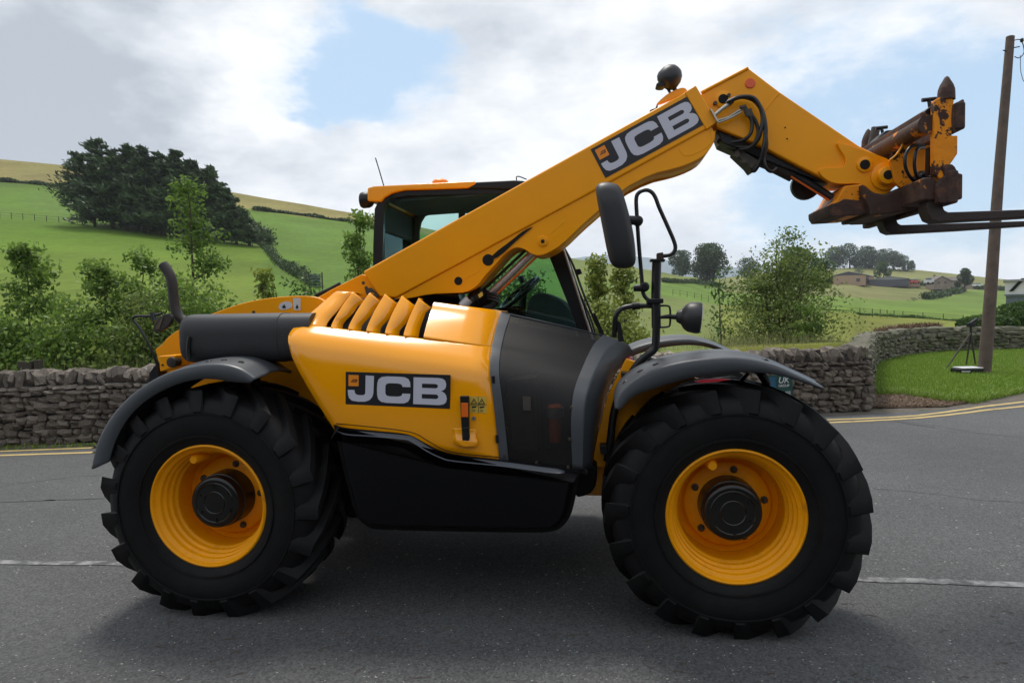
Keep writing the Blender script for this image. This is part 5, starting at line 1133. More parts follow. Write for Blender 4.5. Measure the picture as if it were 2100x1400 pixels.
# ---- lower tank ---------------------------------------------------
TK = [(684, 871, 1), (700, 876), (760, 882), (828, 888), (846, 893), (880, 913), (905, 925), (930, 932), (1030, 942), (1120, 954), (1190, 964, 1), (1184, 1000), (1176, 1040), (1168, 1062), (1152, 1082), (1130, 1091), (1080, 1092), (900, 1089), (780, 1086), (758, 1083), (736, 1066), (725, 1045), (716, 1008), (704, 965)]
tk = chaikin(TK, 2)
def inset_tank():
    # chamfered top ledge and softened lower edge, as moulded
    outer = [Lp(x, y, .085) for x, y in tk]; n = len(outer); cx = sum(p.x for p in outer) / n; cz = sum(p.z for p in outer) / n
    rings = []
    for (k, v) in ((0, .55), (0, .086), (.022, .082), (.040, .034), (.048, .024), (.060, .020)):
        ring = []
        for i, p in enumerate(outer):
            a, b_ = outer[i - 1], outer[(i + 1) % n]; t_ = (b_ - a).normalized(); nn = Vector((t_.z, 0, -t_.x))
            q = p + nn * k; ring.append(Vector((q.x, v, q.z)))
        rings.append(ring)
    vs = [p for r_ in rings for p in r_]; m_ = len(rings)
    fs = [(j * n + i, j * n + (i + 1) % n, (j + 1) * n + (i + 1) % n, (j + 1) * n + i) for j in range(m_ - 1) for i in range(n)] + [tuple((m_ - 1) * n + i for i in range(n)), tuple(range(n))]
    return pymesh('fuel_tank', vs, fs, 'tank', tele, angle=28)
tank = inset_tank()
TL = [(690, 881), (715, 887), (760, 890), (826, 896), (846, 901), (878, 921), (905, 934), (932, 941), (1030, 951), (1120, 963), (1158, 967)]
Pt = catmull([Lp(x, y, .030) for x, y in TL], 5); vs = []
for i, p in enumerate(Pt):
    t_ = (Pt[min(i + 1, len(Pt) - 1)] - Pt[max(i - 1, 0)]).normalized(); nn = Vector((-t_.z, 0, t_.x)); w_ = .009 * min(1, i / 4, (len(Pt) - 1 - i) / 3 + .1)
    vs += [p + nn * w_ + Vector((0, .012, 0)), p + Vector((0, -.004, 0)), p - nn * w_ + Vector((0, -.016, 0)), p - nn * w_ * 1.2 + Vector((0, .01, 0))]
pymesh('tank_ledge_highlight', vs, [(4 * i + k, 4 * i + k + 1, 4 * i + 5 + k, 4 * i + 4 + k) for i in range(len(Pt) - 1) for k in range(3)], 'ledge_highlight', tank, angle=60)  # painted highlight strip where the black tank's upper ledge catches the sky
plate('side_step', [(1170, 955), (1225, 948), (1224, 990), (1214, 1010), (1200, 1017), (1178, 1021)], .28, .60, 'tank', rnd=1, bevel=.01)

# ---- front frame plates -------------------------------------------
plate('front_plate', [(1212, 957), (1226, 890), (1246, 810), (1268, 768), (1284, 735), (1345, 754), (1420, 772), (1500, 800), (1560, 840), (1500, 880), (1400, 900), (1300, 940), (1268, 958)], .42, .46, 'yellow', bevel=.006)
plate('front_plate', [(1284, 738), (1345, 756), (1420, 772), (1500, 800), (1560, 840), (1300, 900)], 1.50, 1.54, 'yellow', bevel=.006)
ubox('front_crossmember', 2.35, 3.1, .50, 1.48, .70, .90, 'black', bevel=.02)
ptube('hose_bundle', [(1284, 742, .55), (1288, 736, .57), (1292, 733, .60)], .012, 'red', smooth_=False)
ptube('front_hose', [(1330, 735, .9), (1380, 748, .8), (1420, 762, .6)], .020, 'blacktube'); 

# ---- mirror pole and its fittings ---------------------------------
mirror = empty('mirror_assembly', (0, 0, 0), tele)
VMI = .30
ptube('mirror_pole', [(1245, 945, VMI + .06), (1252, 900, VMI + .06), (1258, 850, VMI + .06), (1270, 810, VMI + .06), (1292, 770, VMI + .05), (1312, 742, VMI + .02), (1330, 726, VMI), (1342, 715, VMI), (1345, 700, VMI), (1346, 670, VMI)], .021, 'blacktube', mirror, k=6, n=14)
ptube('mirror_pole', [(1346, 672, VMI), (1345, 600, VMI), (1347, 532, VMI)], .0245, 'blacktube', mirror, n=16, smooth_=False)
for (x, y) in ((1290, 772), (1246, 922)):
    plate('pole_bracket', [(x - 16, y - 8), (x - 2, y - 8), (x + 2, y + 10), (x - 14, y + 10)], VMI + .02, VMI + .12, 'black', mirror, bevel=.004)
plate('pole_flange', [(1334, 531), (1364, 531), (1364, 536), (1334, 536)], VMI - .035, VMI + .035, 'black', mirror, bevel=.002)
plate('pole_bolt', [(1347, 519), (1360, 517), (1362, 531), (1347, 531)], VMI - .02, VMI + .02, 'rust', mirror, bevel=.004)
plate('pole_flange', [(1327, 612), (1361, 612), (1361, 622), (1327, 622)], VMI - .04, VMI + .04, 'black', mirror, bevel=.006)
ptube('mirror_loop', [(1354, 525, VMI - .01), (1368, 524, VMI - .01), (1380, 519, VMI - .01), (1385, 509, VMI - .01), (1382, 494, VMI - .01), (1370, 466, VMI - .01), (1352, 426, VMI - .01), (1344, 405, VMI - .01), (1336, 394, VMI - .01), (1325, 390, VMI - .01), (1312, 394, VMI - .01), (1305, 406, VMI - .01), (1306, 440, VMI - .01), (1310, 500, VMI - .01), (1316, 570, VMI - .01), (1318, 596, VMI - .01), (1324, 610, VMI - .01), (1335, 617, VMI - .01), (1350, 617, VMI - .01)], .0105, 'blacktube', mirror, k=5, n=12)
mh = [(1221, 386), (1226, 377), (1240, 373), (1258, 375), (1270, 381), (1277, 394), (1288, 430), (1299, 475), (1304, 515), (1304, 537), (1298, 547), (1284, 551), (1264, 550), (1255, 544), (1247, 527), (1236, 470), (1224, 410)]
mh = chaikin(mh, 2)
ctr = (1263, 462)
def scaled(f, v): return [Lp(ctr[0] + (x - ctr[0]) * f, ctr[1] + (y - ctr[1]) * f, v) for x, y in mh]
rings = [scaled(.55, VMI - .145), scaled(.80, VMI - .138), scaled(.94, VMI - .12), scaled(1.0, VMI - .09), scaled(1.0, VMI - .02), scaled(.96, VMI - .005), scaled(.9, VMI - .002)]
n_ = len(mh); vs = [p for r_ in rings for p in r_]
mhh = pymesh('mirror_housing', vs, [(j * n_ + i, j * n_ + (i + 1) % n_, (j + 1) * n_ + (i + 1) % n_, (j + 1) * n_ + i) for j in range(len(rings) - 1) for i in range(n_)] + [tuple(range(n_)), tuple((len(rings) - 1) * n_ + i for i in range(n_))], 'mirrorblack', mirror, angle=60)
MB().tube([Lp(1284, 452, VMI - .05), Lp(1312, 452, VMI - .02)], [.026, .022], 14).build('mirror_arm', 'black', mirror)
MB().lathe(Lp(1309, 452, VMI - .05), (0, 1, 0), [(0, .014), (.008, .026), (.06, .026)], 14).build('clamp', 'black', mirror)
MB().tube([Lp(1299, 591, VMI - .02), Lp(1318, 590, VMI - .02)], [.017, .020], 12).build('clamp', 'black', mirror); MB().lathe(Lp(1322, 588, VMI - .045), (0, 1, 0), [(0, .016), (.01, .026), (.05, .026)], 14).build('clamp', 'black', mirror)
ptube('grab_arm', [(1336, 627, VMI), (1310, 627, VMI), (1288, 629, VMI), (1272, 635, VMI), (1263, 648, VMI), (1261, 668, VMI + .02), (1260, 690, VMI + .04)], .0135, 'blacktube', mirror, n=12)
MB().tube([Lp(1296, 628, VMI), Lp(1312, 627, VMI)], .019, 12).build('arm_clamp', 'black', mirror)
plate('guard_plate', [(1264, 655), (1273, 662), (1280, 700), (1268, 700)], VMI + .01, VMI + .03, 'black', mirror)
ptube('lamp_bracket', [(1352, 627, VMI), (1368, 627, VMI), (1374, 633, VMI), (1374, 664, VMI), (1368, 670, VMI), (1350, 671, VMI)], .0055, 'blacktube', mirror)
lamp = MB().tube([Lp(1350, 651, VMI - .01), Lp(1370, 649, VMI - .01), Lp(1392, 650, VMI - .01)], [.007, .012, .016], 10).build('lamp_neck', 'black', mirror)
a_, b_ = Lp(1386, 648, VMI - .02), Lp(1437, 652, VMI - .03)
hl = MB().lathe(a_, b_ - a_, [(0, .012), (.006, .030), (.022, .038), (.028, .040), (.045, .064), (.066, .077), (.098, .082), (.120, .082), (.127, .078), (.127, .002)], 28).build('work_lamp', 'mirrorblack', mirror, angle=35)
MB().lathe(a_ + (b_ - a_).normalized() * .128, b_ - a_, [(0, .070), (.003, .066), (.006, .002)], 24).build('lens', 'glassgrey', hl)

# ---- boom ---------------------------------------------------------
VB0, VB1 = .80, 1.16
boom = empty('boom', (0, 0, 0), tele)
bx = plate('outer_boom', [(743, 557), (1426, 177), (1448, 214), (1469, 251), (1456, 262), (1200, 402), (812, 611), (778, 609)], VB0, VB1, 'yellow', boom, bevel=.014, seg=3)
plate('end_collar', [(1404, 189.5), (1427, 175), (1471, 250), (1449, 266)], VB0 - .008, VB1 + .008, 'yellow', boom, bevel=.006)
LBm = [(806, 613, 1), (840, 612), (880, 603), (928, 601), (955, 600), (978, 588), (994, 566), (1014, 545), (1034, 522), (1048, 511), (1062, 507), (1076, 511), (1090, 521), (1106, 525), (1126, 518), (1151, 503), (1195, 460), (1223, 436), (1275, 389), (1336, 357), (1384, 346), (1411, 337), (1440, 323), (1455, 308), (1464, 291), (1466, 272), (1456, 255, 1), (1200, 395, 1), (1000, 500, 1)]
plate('lower_web', LBm, VB0 + .012, VB0 + .04, 'yellow', boom, rnd=1, bevel=.004); 
LBf = [(x, y + 7, *r_) for (x, y, *r_) in LBm[:-3]] + LBm[-3:]
A_ = [Lp(p[0], p[1], VB0 + .012) for p in chaikin(LBm, 1)]
uzplate('lower_web', [(p.x, p.z) for p in A_], VB1 - .04, VB1 - .012, 'yellow', boom, bevel=.004)
# closing strip under the webs
und = [Lp(p[0], p[1] - 2, VB0 + .012) for p in LBm[:-3]]; und = catmull(und, 3); MBu = MB(); vs = []
for p in und: vs += [Vector((p.x, VB0 + .02, p.z + .006)), Vector((p.x, VB1 - .02, p.z + .006))]
pymesh('lower_strip', vs, [(2 * i, 2 * i + 1, 2 * i + 3, 2 * i + 2) for i in range(len(und) - 1)], 'yellow', boom, solid=.01)
# long slot with round end, pins and weld lines
plate('slot', [(1012, 520), (1050, 492), (1073, 473), (1094, 464), (1084, 472), (1062, 490), (1024, 526), (1006, 532)], VB0 + .003, VB0 + .0115, 'dark', boom, rnd=1, smooth=False)
pin(1001, 533, VB0 + .012, .036, 'dark', boom, 'slot_end'); 
for (x, y, r_, m_) in [(940, 576, .026, 'dark')]: pin(x, y, VB0 + .012, r_, m_, boom)
pin(1113, 495, VB0 + .010, .036, 'yellow', boom, 'pin_boss'); pin(1113, 495, VB0 + .004, .026, 'yellow_rim', boom, 'pin_boss'); pin(1113, 495, VB0, .012, 'dark', boom)
ptube('weld', [(952, 572, VB0 + .013), (984, 555, VB0 + .013)], .003, 'yellow_rim', boom, smooth_=False); ptube('weld', [(1128, 480, VB0 + .013), (1156, 456, VB0 + .013)], .003, 'yellow_rim', boom, smooth_=False)
ptube('weld', [(1392, 305, VB0 + .013), (1402, 318, VB0 + .013), (1420, 317, VB0 + .013), (1448, 303, VB0 + .013), (1459, 288, VB0 + .013), (1458, 268, VB0 + .013)], .003, 'yellow_rim', boom)
brand_decal([(1211, 306.5), (1416, 194.5), (1446, 254), (1241.5, 365)], VB0 - .0005, bx)
# tail section behind the outer boom
tail = plate('tail_section', [(640, 622, 1), (655, 606), (742, 562, 1), (800, 585, 1), (820, 612, 1), (760, 640, 1)], VB0 + .03, VB1 - .03, 'yellow', boom, rnd=1, bevel=.006)
for (x, y) in ((745, 580), (751, 590), (753, 598)): pin(x, y, VB0 + .03, .011, 'bolt', tail, 'bolt')
plate('hose_clip', [(748, 592), (760, 590), (776, 606), (770, 612), (752, 604)], VB0 + .0, VB0 + .02, 'bracket', tail)
ptube('side_bar', [(648, 606, .95), (675, 594, .95), (698, 582, .95)], .014, 'black', smooth_=False)
for i in range(4): ptube('boom_hose', [(790 + i * 6, 625, VB0 + .05 * i), (830, 608 + i * 3, VB0 + .05 + .05 * i), (880, 604 + i * 4, VB0 + .06 + .06 * i), (940, 606 + i * 4, VB0 + .1 + .06 * i)], .019, 'blacktube', boom)
plate('pivot_housing', [(780, 612), (900, 606), (940, 604), (950, 640), (780, 660)], 1.2, 1.3, 'black', boom, bevel=.01)
# lift ram
ram = empty('lift_ram', (0, 0, 0), tele)
ptube('rod', [(1092, 518, .98), (1000, 607, .98)], .024, 'chrome', ram, smooth_=False, n=20)
ptube('cushion_strip', [(1106, 521, .94), (1010, 612, .94)], .008, 'hatch_orange', ram, smooth_=False)
ptube('clamp_bar', [(1078, 513, 1.0), (985, 600, 1.0)], .010, 'exhaust', ram, smooth_=False)
ptube('gland', [(1006, 600, .98), (975, 630, .98)], .052, 'black', ram, smooth_=False, n=20); ptube('gland', [(992, 596, .95), (972, 618, .95)], .058, 'blacktube', ram, smooth_=False, n=12)
ptube('barrel', [(975, 612, .90), (940, 646, .90)], .040, 'blacktube', ram, smooth_=False, n=20)
ptube('label', [(962, 613, .86), (948, 628, .86)], .030, 'offwhite', ram, smooth_=False, n=16)
plate('yellow_tag', [(980, 604), (988, 598), (990, 606), (983, 611)], .82, .84, 'sticker_yellow', ram)
for i in range(3): ptube('ram_hose', [(1000, 600 + 6 * i, .9), (1020, 606 + 6 * i, .88), (1014, 622 + 3 * i, .9), (990, 630 + i * 2, .92)], .009, 'blacktube', ram)
# work lamp on top of the boom
plate('lamp_mount', [(1345, 217), (1349, 209), (1372, 190), (1395, 180), (1405, 180), (1410, 186), (1410, 190)], .90, .93, 'yellow', boom, rnd=1, bevel=.004)
blamp = empty('boom_lamp', (0, 0, 0), tele)
ptube('lamp_stalk', [(1374, 190, .915), (1368, 180, .915)], .008, 'blacktube', blamp, smooth_=False); ptube('lamp_stalk', [(1388, 188, .915), (1376, 176, .915)], .012, 'blacktube', blamp, smooth_=False)
a_, b_ = Lp(1362, 173, .91), Lp(1384, 146, .91)
MB().lathe(a_, b_ - a_, [(-.012, .02), (-.004, .050), (.012, .066), (.030, .072), (.070, .069), (.100, .055), (.118, .035), (.124, .008)], 26).build('lamp_bowl', 'mirrorblack', blamp)
plate('lamp_hood', [(1344, 174), (1352, 167), (1366, 165), (1364, 177), (1350, 178)], .87, .95, 'black', blamp, rnd=1, bevel=.004)
plate('hose_guide', [(1333, 226), (1344, 222), (1350, 209), (1348, 226)], .92, .96, 'black', boom)

# inner boom: the cranked nose
VI0, VI1 = .845, 1.115
inner = plate('inner_boom', [(1432, 196), (1535, 139.5), (1600, 189), (1690, 250), (1762, 299), (1822, 328), (1834, 350), (1800, 372), (1775, 376), (1713, 377), (1690, 366), (1640, 341), (1566, 302), (1471, 262)], VI0, VI1, 'yellow', boom, bevel=.010, seg=3)
ptube('rolled_edge', [(1438, 190, VI0), (1534, 140, VI0)], .010, 'yellow', boom, smooth_=False); 
ptube('weld', [(1598, 191, VI0 - .001), (1590, 200, VI0 - .001), (1566, 230, VI0 - .001)], .0035, 'yellow_rim', boom)
pin(1483, 203.5, VI0 - .006, .050, 'yellow', boom, 'pin_boss'); pin(1483, 203, VI0 - .010, .028, 'dark', boom)
for (x, y) in ((1467, 211), (1495, 195)): pin(x, y, VI0 - .018, .011, 'bolt', boom, 'bolt')
pin(1538.5, 171, VI0 - .004, .029, 'reflector', boom, 'reflector')
for (x, y) in ((1610, 262), (1614, 285)): pin(x, y, VI0 + .001, .005, 'dark', boom, 'hole')
cast = plate('nose_casting', [(1716, 291), (1724, 293), (1762, 305), (1800, 318), (1826, 328), (1838, 345), (1839, 362), (1834, 385), (1820, 397), (1804, 399), (1788, 394), (1768, 375), (1715, 378), (1690, 366), (1677, 350), (1690, 343), (1720, 345), (1735, 338), (1734, 322), (1722, 305)], VI0 - .022, VI0 + .01, 'yellow', boom, rnd=2, bevel=.008, seg=3)
for (x, y, rb, rp) in ((1774, 337.5, .044, .028),): pin(x, y, VI0 - .030, rb, 'yellow', boom, 'pin_boss'); pin(x, y, VI0 - .035, rp, 'dark', boom)
pin(1817, 361, VI0 - .035, .080, 'yellow', boom, 'pin_boss'); pin(1822, 358.5, VI0 - .085, .050, 'yellow', boom, 'pin_boss', t=.06); pin(1822, 358.5, VI0 - .090, .026, 'dark', boom)
ptube('weld', [(1680, 349, VI0 - .003), (1700, 362, VI0 - .003), (1720, 369, VI0 - .003), (1768, 368, VI0 - .003)], .004, 'yellow_rim', boom)
# crowd ram below the inner boom
cram = empty('tilt_ram', (0, 0, 0), tele)
ptube('barrel', [(1478, 277, .95), (1540, 313, .95), (1628, 357, .95)], .050, 'exhaust', cram, smooth_=False, n=20)
plate('ram_cover', [(1470, 264), (1500, 276), (1640, 346), (1700, 378), (1640, 356), (1510, 305), (1480, 292)], .88, 1.08, 'black', cram, bevel=.006)
ptube('rod', [(1620, 352, .93), (1706, 405, .93)], .022, 'muffler', cram, smooth_=False, n=18)
ptube('rod_highlight_pipe', [(1622, 362, .91), (1700, 411, .91)], .006, 'hatch_orange', cram, smooth_=False)
MB().lathe(Lp(1654, 380, 1.08), (0, 1, 0), [(0, .05), (.01, .085), (.05, .085)], 24).build('roller', 'exhaust', cram)
plate('valve_block', [(1504, 312), (1516, 305), (1545, 322), (1560, 333), (1552, 346), (1543, 352), (1534, 340)], .86, 1.0, 'bracket', cram, bevel=.005)
for (x, y) in ((1512, 318), (1526, 330), (1542, 340)): pin(x, y, .855, .016, 'bolt', cram, 'fitting')
# hydraulic hoses around the knuckle
hz = VI0 - .05
def hose(pts, r=.011, m_='blacktube', nm='hydraulic_hose'): return ptube(nm, pts, r, m_, boom, k=6, n=10)
hose([(1490, 213, hz), (1506, 203, hz), (1524, 199, hz), (1545, 205, hz), (1560, 222, hz - .01), (1568, 248, hz - .02), (1570, 275, hz - .02), (1566, 305, hz - .02), (1560, 328, hz), (1549, 348, hz + .02), (1543, 350, hz + .04)], .013)
hose([(1492, 210, hz - .012), (1515, 200, hz - .015), (1542, 200, hz - .015), (1556, 214, hz - .02), (1564, 240, hz - .02), (1560, 270, hz - .02), (1552, 290, hz - .01), (1536, 304, hz + .02), (1518, 306, hz + .05)], .012)
hose([(1533, 234, hz), (1541, 246, hz), (1542, 264, hz), (1535, 280, hz), (1520, 289, hz + .02), (1500, 292, hz + .05)], .011)
hose([(1541, 236, hz), (1550, 250, hz), (1555, 270, hz), (1549, 290, hz), (1536, 302, hz + .02), (1508, 300, hz + .06)], .011)
hose([(1570, 270, hz), (1572, 300, hz), (1567, 325, hz), (1572, 345, hz), (1582, 352, hz + .02), (1592, 345, hz + .04)], .010)
ptube('steel_pipe', [(1466, 236, hz), (1480, 224, hz), (1494, 214, hz)], .012, 'steel', boom, smooth_=False); ptube('steel_pipe', [(1473, 247, hz), (1495, 240, hz), (1512, 229, hz), (1524, 224, hz)], .007, 'steel', boom); ptube('steel_pipe', [(1473, 252, hz), (1500, 241, hz), (1520, 230, hz)], .006, 'steel', boom)
plate('pipe_bracket', [(1456, 223), (1460, 224), (1474, 248), (1471, 250)], hz - .03, hz + .05, 'steel', boom)
for (x, y, x2, y2) in ((1518, 222, 1530, 219), (1528, 222, 1534, 238), (1536, 224, 1542, 240), (1494, 214, 1502, 207)): ptube('hose_fitting', [(x, y, hz), (x2, y2, hz)], .014, 'bracket', boom, smooth_=False, n=8)

# ---- fork carriage ------------------------------------------------
car = empty('fork_carriage', (0, 0, 0), tele)
def Z(pts): return [(x / 3.784 + 1600, y / 3.784 + 130, *r_) for (x, y, *r_) in pts]
VN = .46                      # near side of the carriage
vfar = 1.60
link_ = plate('tilt_link', Z([(500, 950), (640, 935), (700, 1020), (760, 1060), (720, 1150), (620, 1172), (610, 1180), (400, 1186), (375, 1150), (370, 1105), (400, 1090), (440, 1060)]), .80, 1.16, 'yellow_worn', car, bevel=.008)
plate('rust_shoe', Z([(372, 1105), (400, 1090), (450, 1078), (500, 1050), (600, 1062), (690, 1046), (740, 1060), (722, 1152), (622, 1174), (400, 1188), (375, 1150)]), .785, 1.175, 'rust', car, bevel=.006)
plate('hook_plate', Z([(640, 935), (720, 1000), (820, 1017), (900, 980), (940, 985), (1060, 1000), (1200, 960), (1300, 1080), (1080, 1118), (980, 1150), (700, 1180), (690, 1120), (640, 1000)]), .74, 1.22, 'rustpaint', car, bevel=.01)
plate('side_plate', Z([(850, 752), (905, 705), (945, 640), (975, 560), (985, 515), (1010, 600), (1100, 640), (1190, 640), (1195, 870), (1150, 940), (1050, 1000), (930, 960), (885, 915)]), .74, .77, 'yellow_worn', car, bevel=.004)
plate('side_plate', Z([(760, 640), (830, 600), (840, 700), (760, 745)]), 1.18, 1.21, 'yellow_worn', car, bevel=.004)
ptube('plate_edge', [(*Z([(850, 752)])[0], .735), (*Z([(905, 705)])[0], .735), (*Z([(945, 640)])[0], .735), (*Z([(985, 515)])[0], .735)], .005, 'yellow_rim', car)
# top and lower cross members run across the machine
def crossbar(name, z_near, v0, v1, r, material, sq=None):
    p = Lp(*Z([z_near])[0], VN)
    if sq: return MB().box((p.x, (v0 + v1) / 2, p.z), (sq[0], v1 - v0, sq[1])).build(name, material, car, bevel=.012)
    return MB().tube([(p.x, v0, p.z), (p.x, v1, p.z)], r, 22).build(name, material, car)
crossbar('top_tube', (1160, 462), VN + .02, vfar, .048, 'rustpaint')
crossbar('top_rail', (1130, 400), VN + .02, vfar, 0, 'rust', (.03, .05))
crossbar('lower_rail', (1330, 960), VN - .02, vfar + .02, 0, 'rust', (.055, .17))
crossbar('lower_beam', (1225, 965), VN + .02, vfar - .02, 0, 'rustpaint', (.13, .12))
crossbar('upper_rail', (1388, 410), VN - .02, vfar + .02, 0, 'rust', (.05, .14))
up = plate('upright', Z([(1200, 285, 1), (1240, 262, 1), (1322, 258, 1), (1352, 285), (1335, 405), (1366, 432), (1340, 480), (1332, 560), (1380, 560), (1378, 700), (1345, 750), (1315, 790), (1275, 800), (1262, 840), (1285, 880), (1250, 900), (1195, 862, 1), (1195, 500)]), VN, VN + .05, 'yellow_worn', car, bevel=.006)
plate('upright_back', Z([(1345, 318), (1380, 300), (1420, 275), (1432, 285), (1426, 498), (1382, 528), (1345, 540), (1335, 430)]), VN - .01, VN + .09, 'rust', car, bevel=.008)
plate('lower_back', Z([(1262, 800), (1290, 780), (1340, 780), (1360, 800), (1385, 850), (1420, 856), (1418, 1050), (1280, 1088), (1230, 1080), (1215, 950), (1250, 890), (1280, 870)]), VN - .012, VN + .08, 'rust', car, bevel=.008)
# far upright by the same shape
A_ = [Lp(x, y, VN) for x, y in Z([(1200, 285), (1322, 258), (1352, 285), (1335, 560), (1340, 780), (1250, 900), (1195, 862)])]
uzplate('upright', [(p.x, p.z) for p in A_], vfar - .05, vfar, 'yellow_worn', car, bevel=.006)
# pointed locking spikes
def spike(z_pts, vv, axis_from_to):
    a_, b_ = Lp(*Z([axis_from_to[0]])[0], vv), Lp(*Z([axis_from_to[1]])[0], vv); h = (b_ - a_).length
    return MB().lathe(a_, b_ - a_, [(0, h * .35), (h * .25, h * .34), (h * .42, h * .325), (h * .62, h * .26), (h * .82, h * .15), (h * .95, h * .085), (h, .002)], 14).build('spike', 'rust', car)
spike(None, VN + .03, ((1288, 285), (1293, 100))); 
pS = Lp(*Z([(1288, 285)])[0], VN + .03); pT = Lp(*Z([(1293, 100)])[0], VN + .03); h = (pT - pS).length
MB().lathe(Vector((pS.x, vfar - .05, pS.z)), pT - pS, [(0, h * .33), (h * .35, h * .32), (h * .62, h * .24), (h * .9, h * .11), (h, .002)], 14).build('spike', 'rust', car)
MB().tube([Vector((pS.x - .02, vfar - .16, pS.z - .04)), Vector((pS.x + .01, vfar - .16, pS.z + .10))], .028, 12).build('dowel', 'bracket', car)
# T-headed lock pins and their blocks
def tpin(za, zb, vv):
    a_, b_ = Lp(*Z([za])[0], vv), Lp(*Z([zb])[0], vv); MB().tube([a_, b_], .010, 8).build('lock_pin', 'blacktube', car); MB().tube([b_ - Vector((.035, 0, 0)), b_ + Vector((.035, 0, .004))], .011, 8).build('lock_pin_head', 'blacktube', car)
tpin((1162, 340), (1155, 284), VN + .10); tpin((796, 545), (786, 502), 1.30)
plate('lock_block', Z([(1100, 410), (1112, 375), (1150, 345), (1195, 318), (1195, 395), (1110, 425)]), VN + .06, VN + .16, 'black', car, bevel=.008)
plate('lock_block', Z([(745, 605), (765, 570), (820, 520), (890, 512), (888, 545), (800, 590)]), 1.22, 1.36, 'black', car, bevel=.008)
for (a_, b_) in (((835, 600), (820, 745)), ((925, 540), (900, 690))): ptube('stay', [(*Z([a_])[0], 1.15), (*Z([b_])[0], 1.05)], .024, 'bracket', car, smooth_=False)
plate('inner_plate', Z([(840, 590), (885, 565), (890, 700), (850, 730)]), 1.12, 1.15, 'yellow_worn', car, bevel=.004)
plate('inner_plate', Z([(985, 620), (1090, 560), (1190, 560), (1190, 700), (1150, 880), (1050, 930), (990, 900)]), 1.0, 1.03, 'yellow_worn', car, bevel=.004)
for off in (0, 72): ptube('carriage_hose', [(*Z([(1120 - off * .1, 640 + off * .2)])[0], .66), (*Z([(1030 + off * .6, 640 + off * .25)])[0], .62), (*Z([(978 + off, 700)])[0], .60), (*Z([(970 + off, 790)])[0], .60), (*Z([(1000 + off * .8, 870)])[0], .62), (*Z([(1050 + off * .6, 925)])[0], .66)], .009, 'blacktube', car)
for (x, y) in ((1115, 880), (1085, 905), (1130, 915), (1165, 900)): MB().lathe(Lp(*Z([(x, y)])[0], .62), (.2, 1, .3), [(0, .015), (.02, .028), (.06, .028), (.09, .015)], 10).build('coupling', 'blacktube', car)
plate('pivot_strut', Z([(1155, 650), (1178, 650), (1180, 860), (1150, 870)]), VN + .10, VN + .14, 'black', car)
# the two forks reach out of the picture to the right
def fork(v0):
    sh = [(1185, 1000), (1278, 1000), (1282, 1110), (1292, 1136), (1322, 1150), (1892, 1130)]
    P = [Lp(*Z([p])[0], VN + .02) for p in sh]; tip = P[-1] + (P[-1] - P[-2]).normalized() * .75
    Q = [Lp(*Z([p])[0], VN + .02) for p in [(1892, 1192), (1240, 1228), (1185, 1205), (1160, 1150), (1150, 1100)]]
    outl = P + [tip, tip + Vector((0, 0, -.012))] + Q
    return uzplate('fork', [(p.x, p.z) for p in outl], v0, v0 + .11, 'forksteel', car, bevel=.008)
fork(VN + .04); fork(1.07)

# ---- cab ----------------------------------------------------------
cabE = empty('cab', (0, 0, 0), tele)
CV0, CV1 = 1.22, 2.08
def uz(px, py, v=CV0): p = Lp(px, py, v); return (p.x, p.z)
def both(name, pts, material, t=.06, rnd=0, **k):
    if rnd: pts = chaikin(pts, rnd)
    A = [uz(*p[:2]) for p in pts]; uzplate(name, A, CV0, CV0 + t, material, cabE, **k); uzplate(name, A, CV1 - t, CV1, material, cabE, **k)
both('rear_pillar', [(764, 620), (765, 500), (768, 428), (775, 414), (790, 404), (808, 399), (808, 405), (797, 410), (789, 420), (786, 440), (784, 520), (786, 620)], 'black', bevel=.004)
both('roof_rail', [(786, 402), (830, 392), (960, 386), (1095, 380), (1104, 392), (1085, 398), (960, 398), (830, 402), (800, 408)], 'black', bevel=.004)
both('front_pillar', [(1080, 392), (1100, 384), (1116, 415), (1150, 498), (1218, 702), (1190, 702), (1180, 662), (1124, 520), (1095, 450)], 'black', bevel=.004)
ptube('pillar_trim', [(1152, 500, CV0 - .01), (1216, 698, CV0 - .01)], .0085, 'steel', cabE, smooth_=False)
A = [uz(790, 404), uz(1098, 382), uz(1100, 390), uz(792, 412)]
uzplate('headliner', A, CV0 + .06, CV1 - .06, 'ceil', cabE, smooth=False)
A = [uz(755, 386), uz(768, 382.5), uz(975, 372), uz(978, 378), uz(962, 387), uz(832, 391), uz(806, 397), uz(790, 406), uz(783, 415), uz(755, 413)]
uzplate('roof_panel', A, CV0 - .02, CV1 + .02, 'yellow_panel', cabE, bevel=.012, seg=3)
A = [uz(970, 374), uz(1055, 370), uz(1072, 371), uz(1105, 380), (uz(1104, 392)), uz(1000, 388), uz(955, 389)]
uzplate('roof_front', A, CV0 - .015, CV1 + .015, 'black', cabE, bevel=.012)
both('cab_lower', [(764, 618), (786, 618), (960, 660), (1190, 700), (1218, 702), (1225, 800), (1200, 1010), (860, 1010), (764, 780)], 'black', bevel=.004)
ubox('cab_floor', uz(800, 900)[0], uz(1200, 900)[0], CV0 + .06, CV1 - .06, .55, .70, 'black')
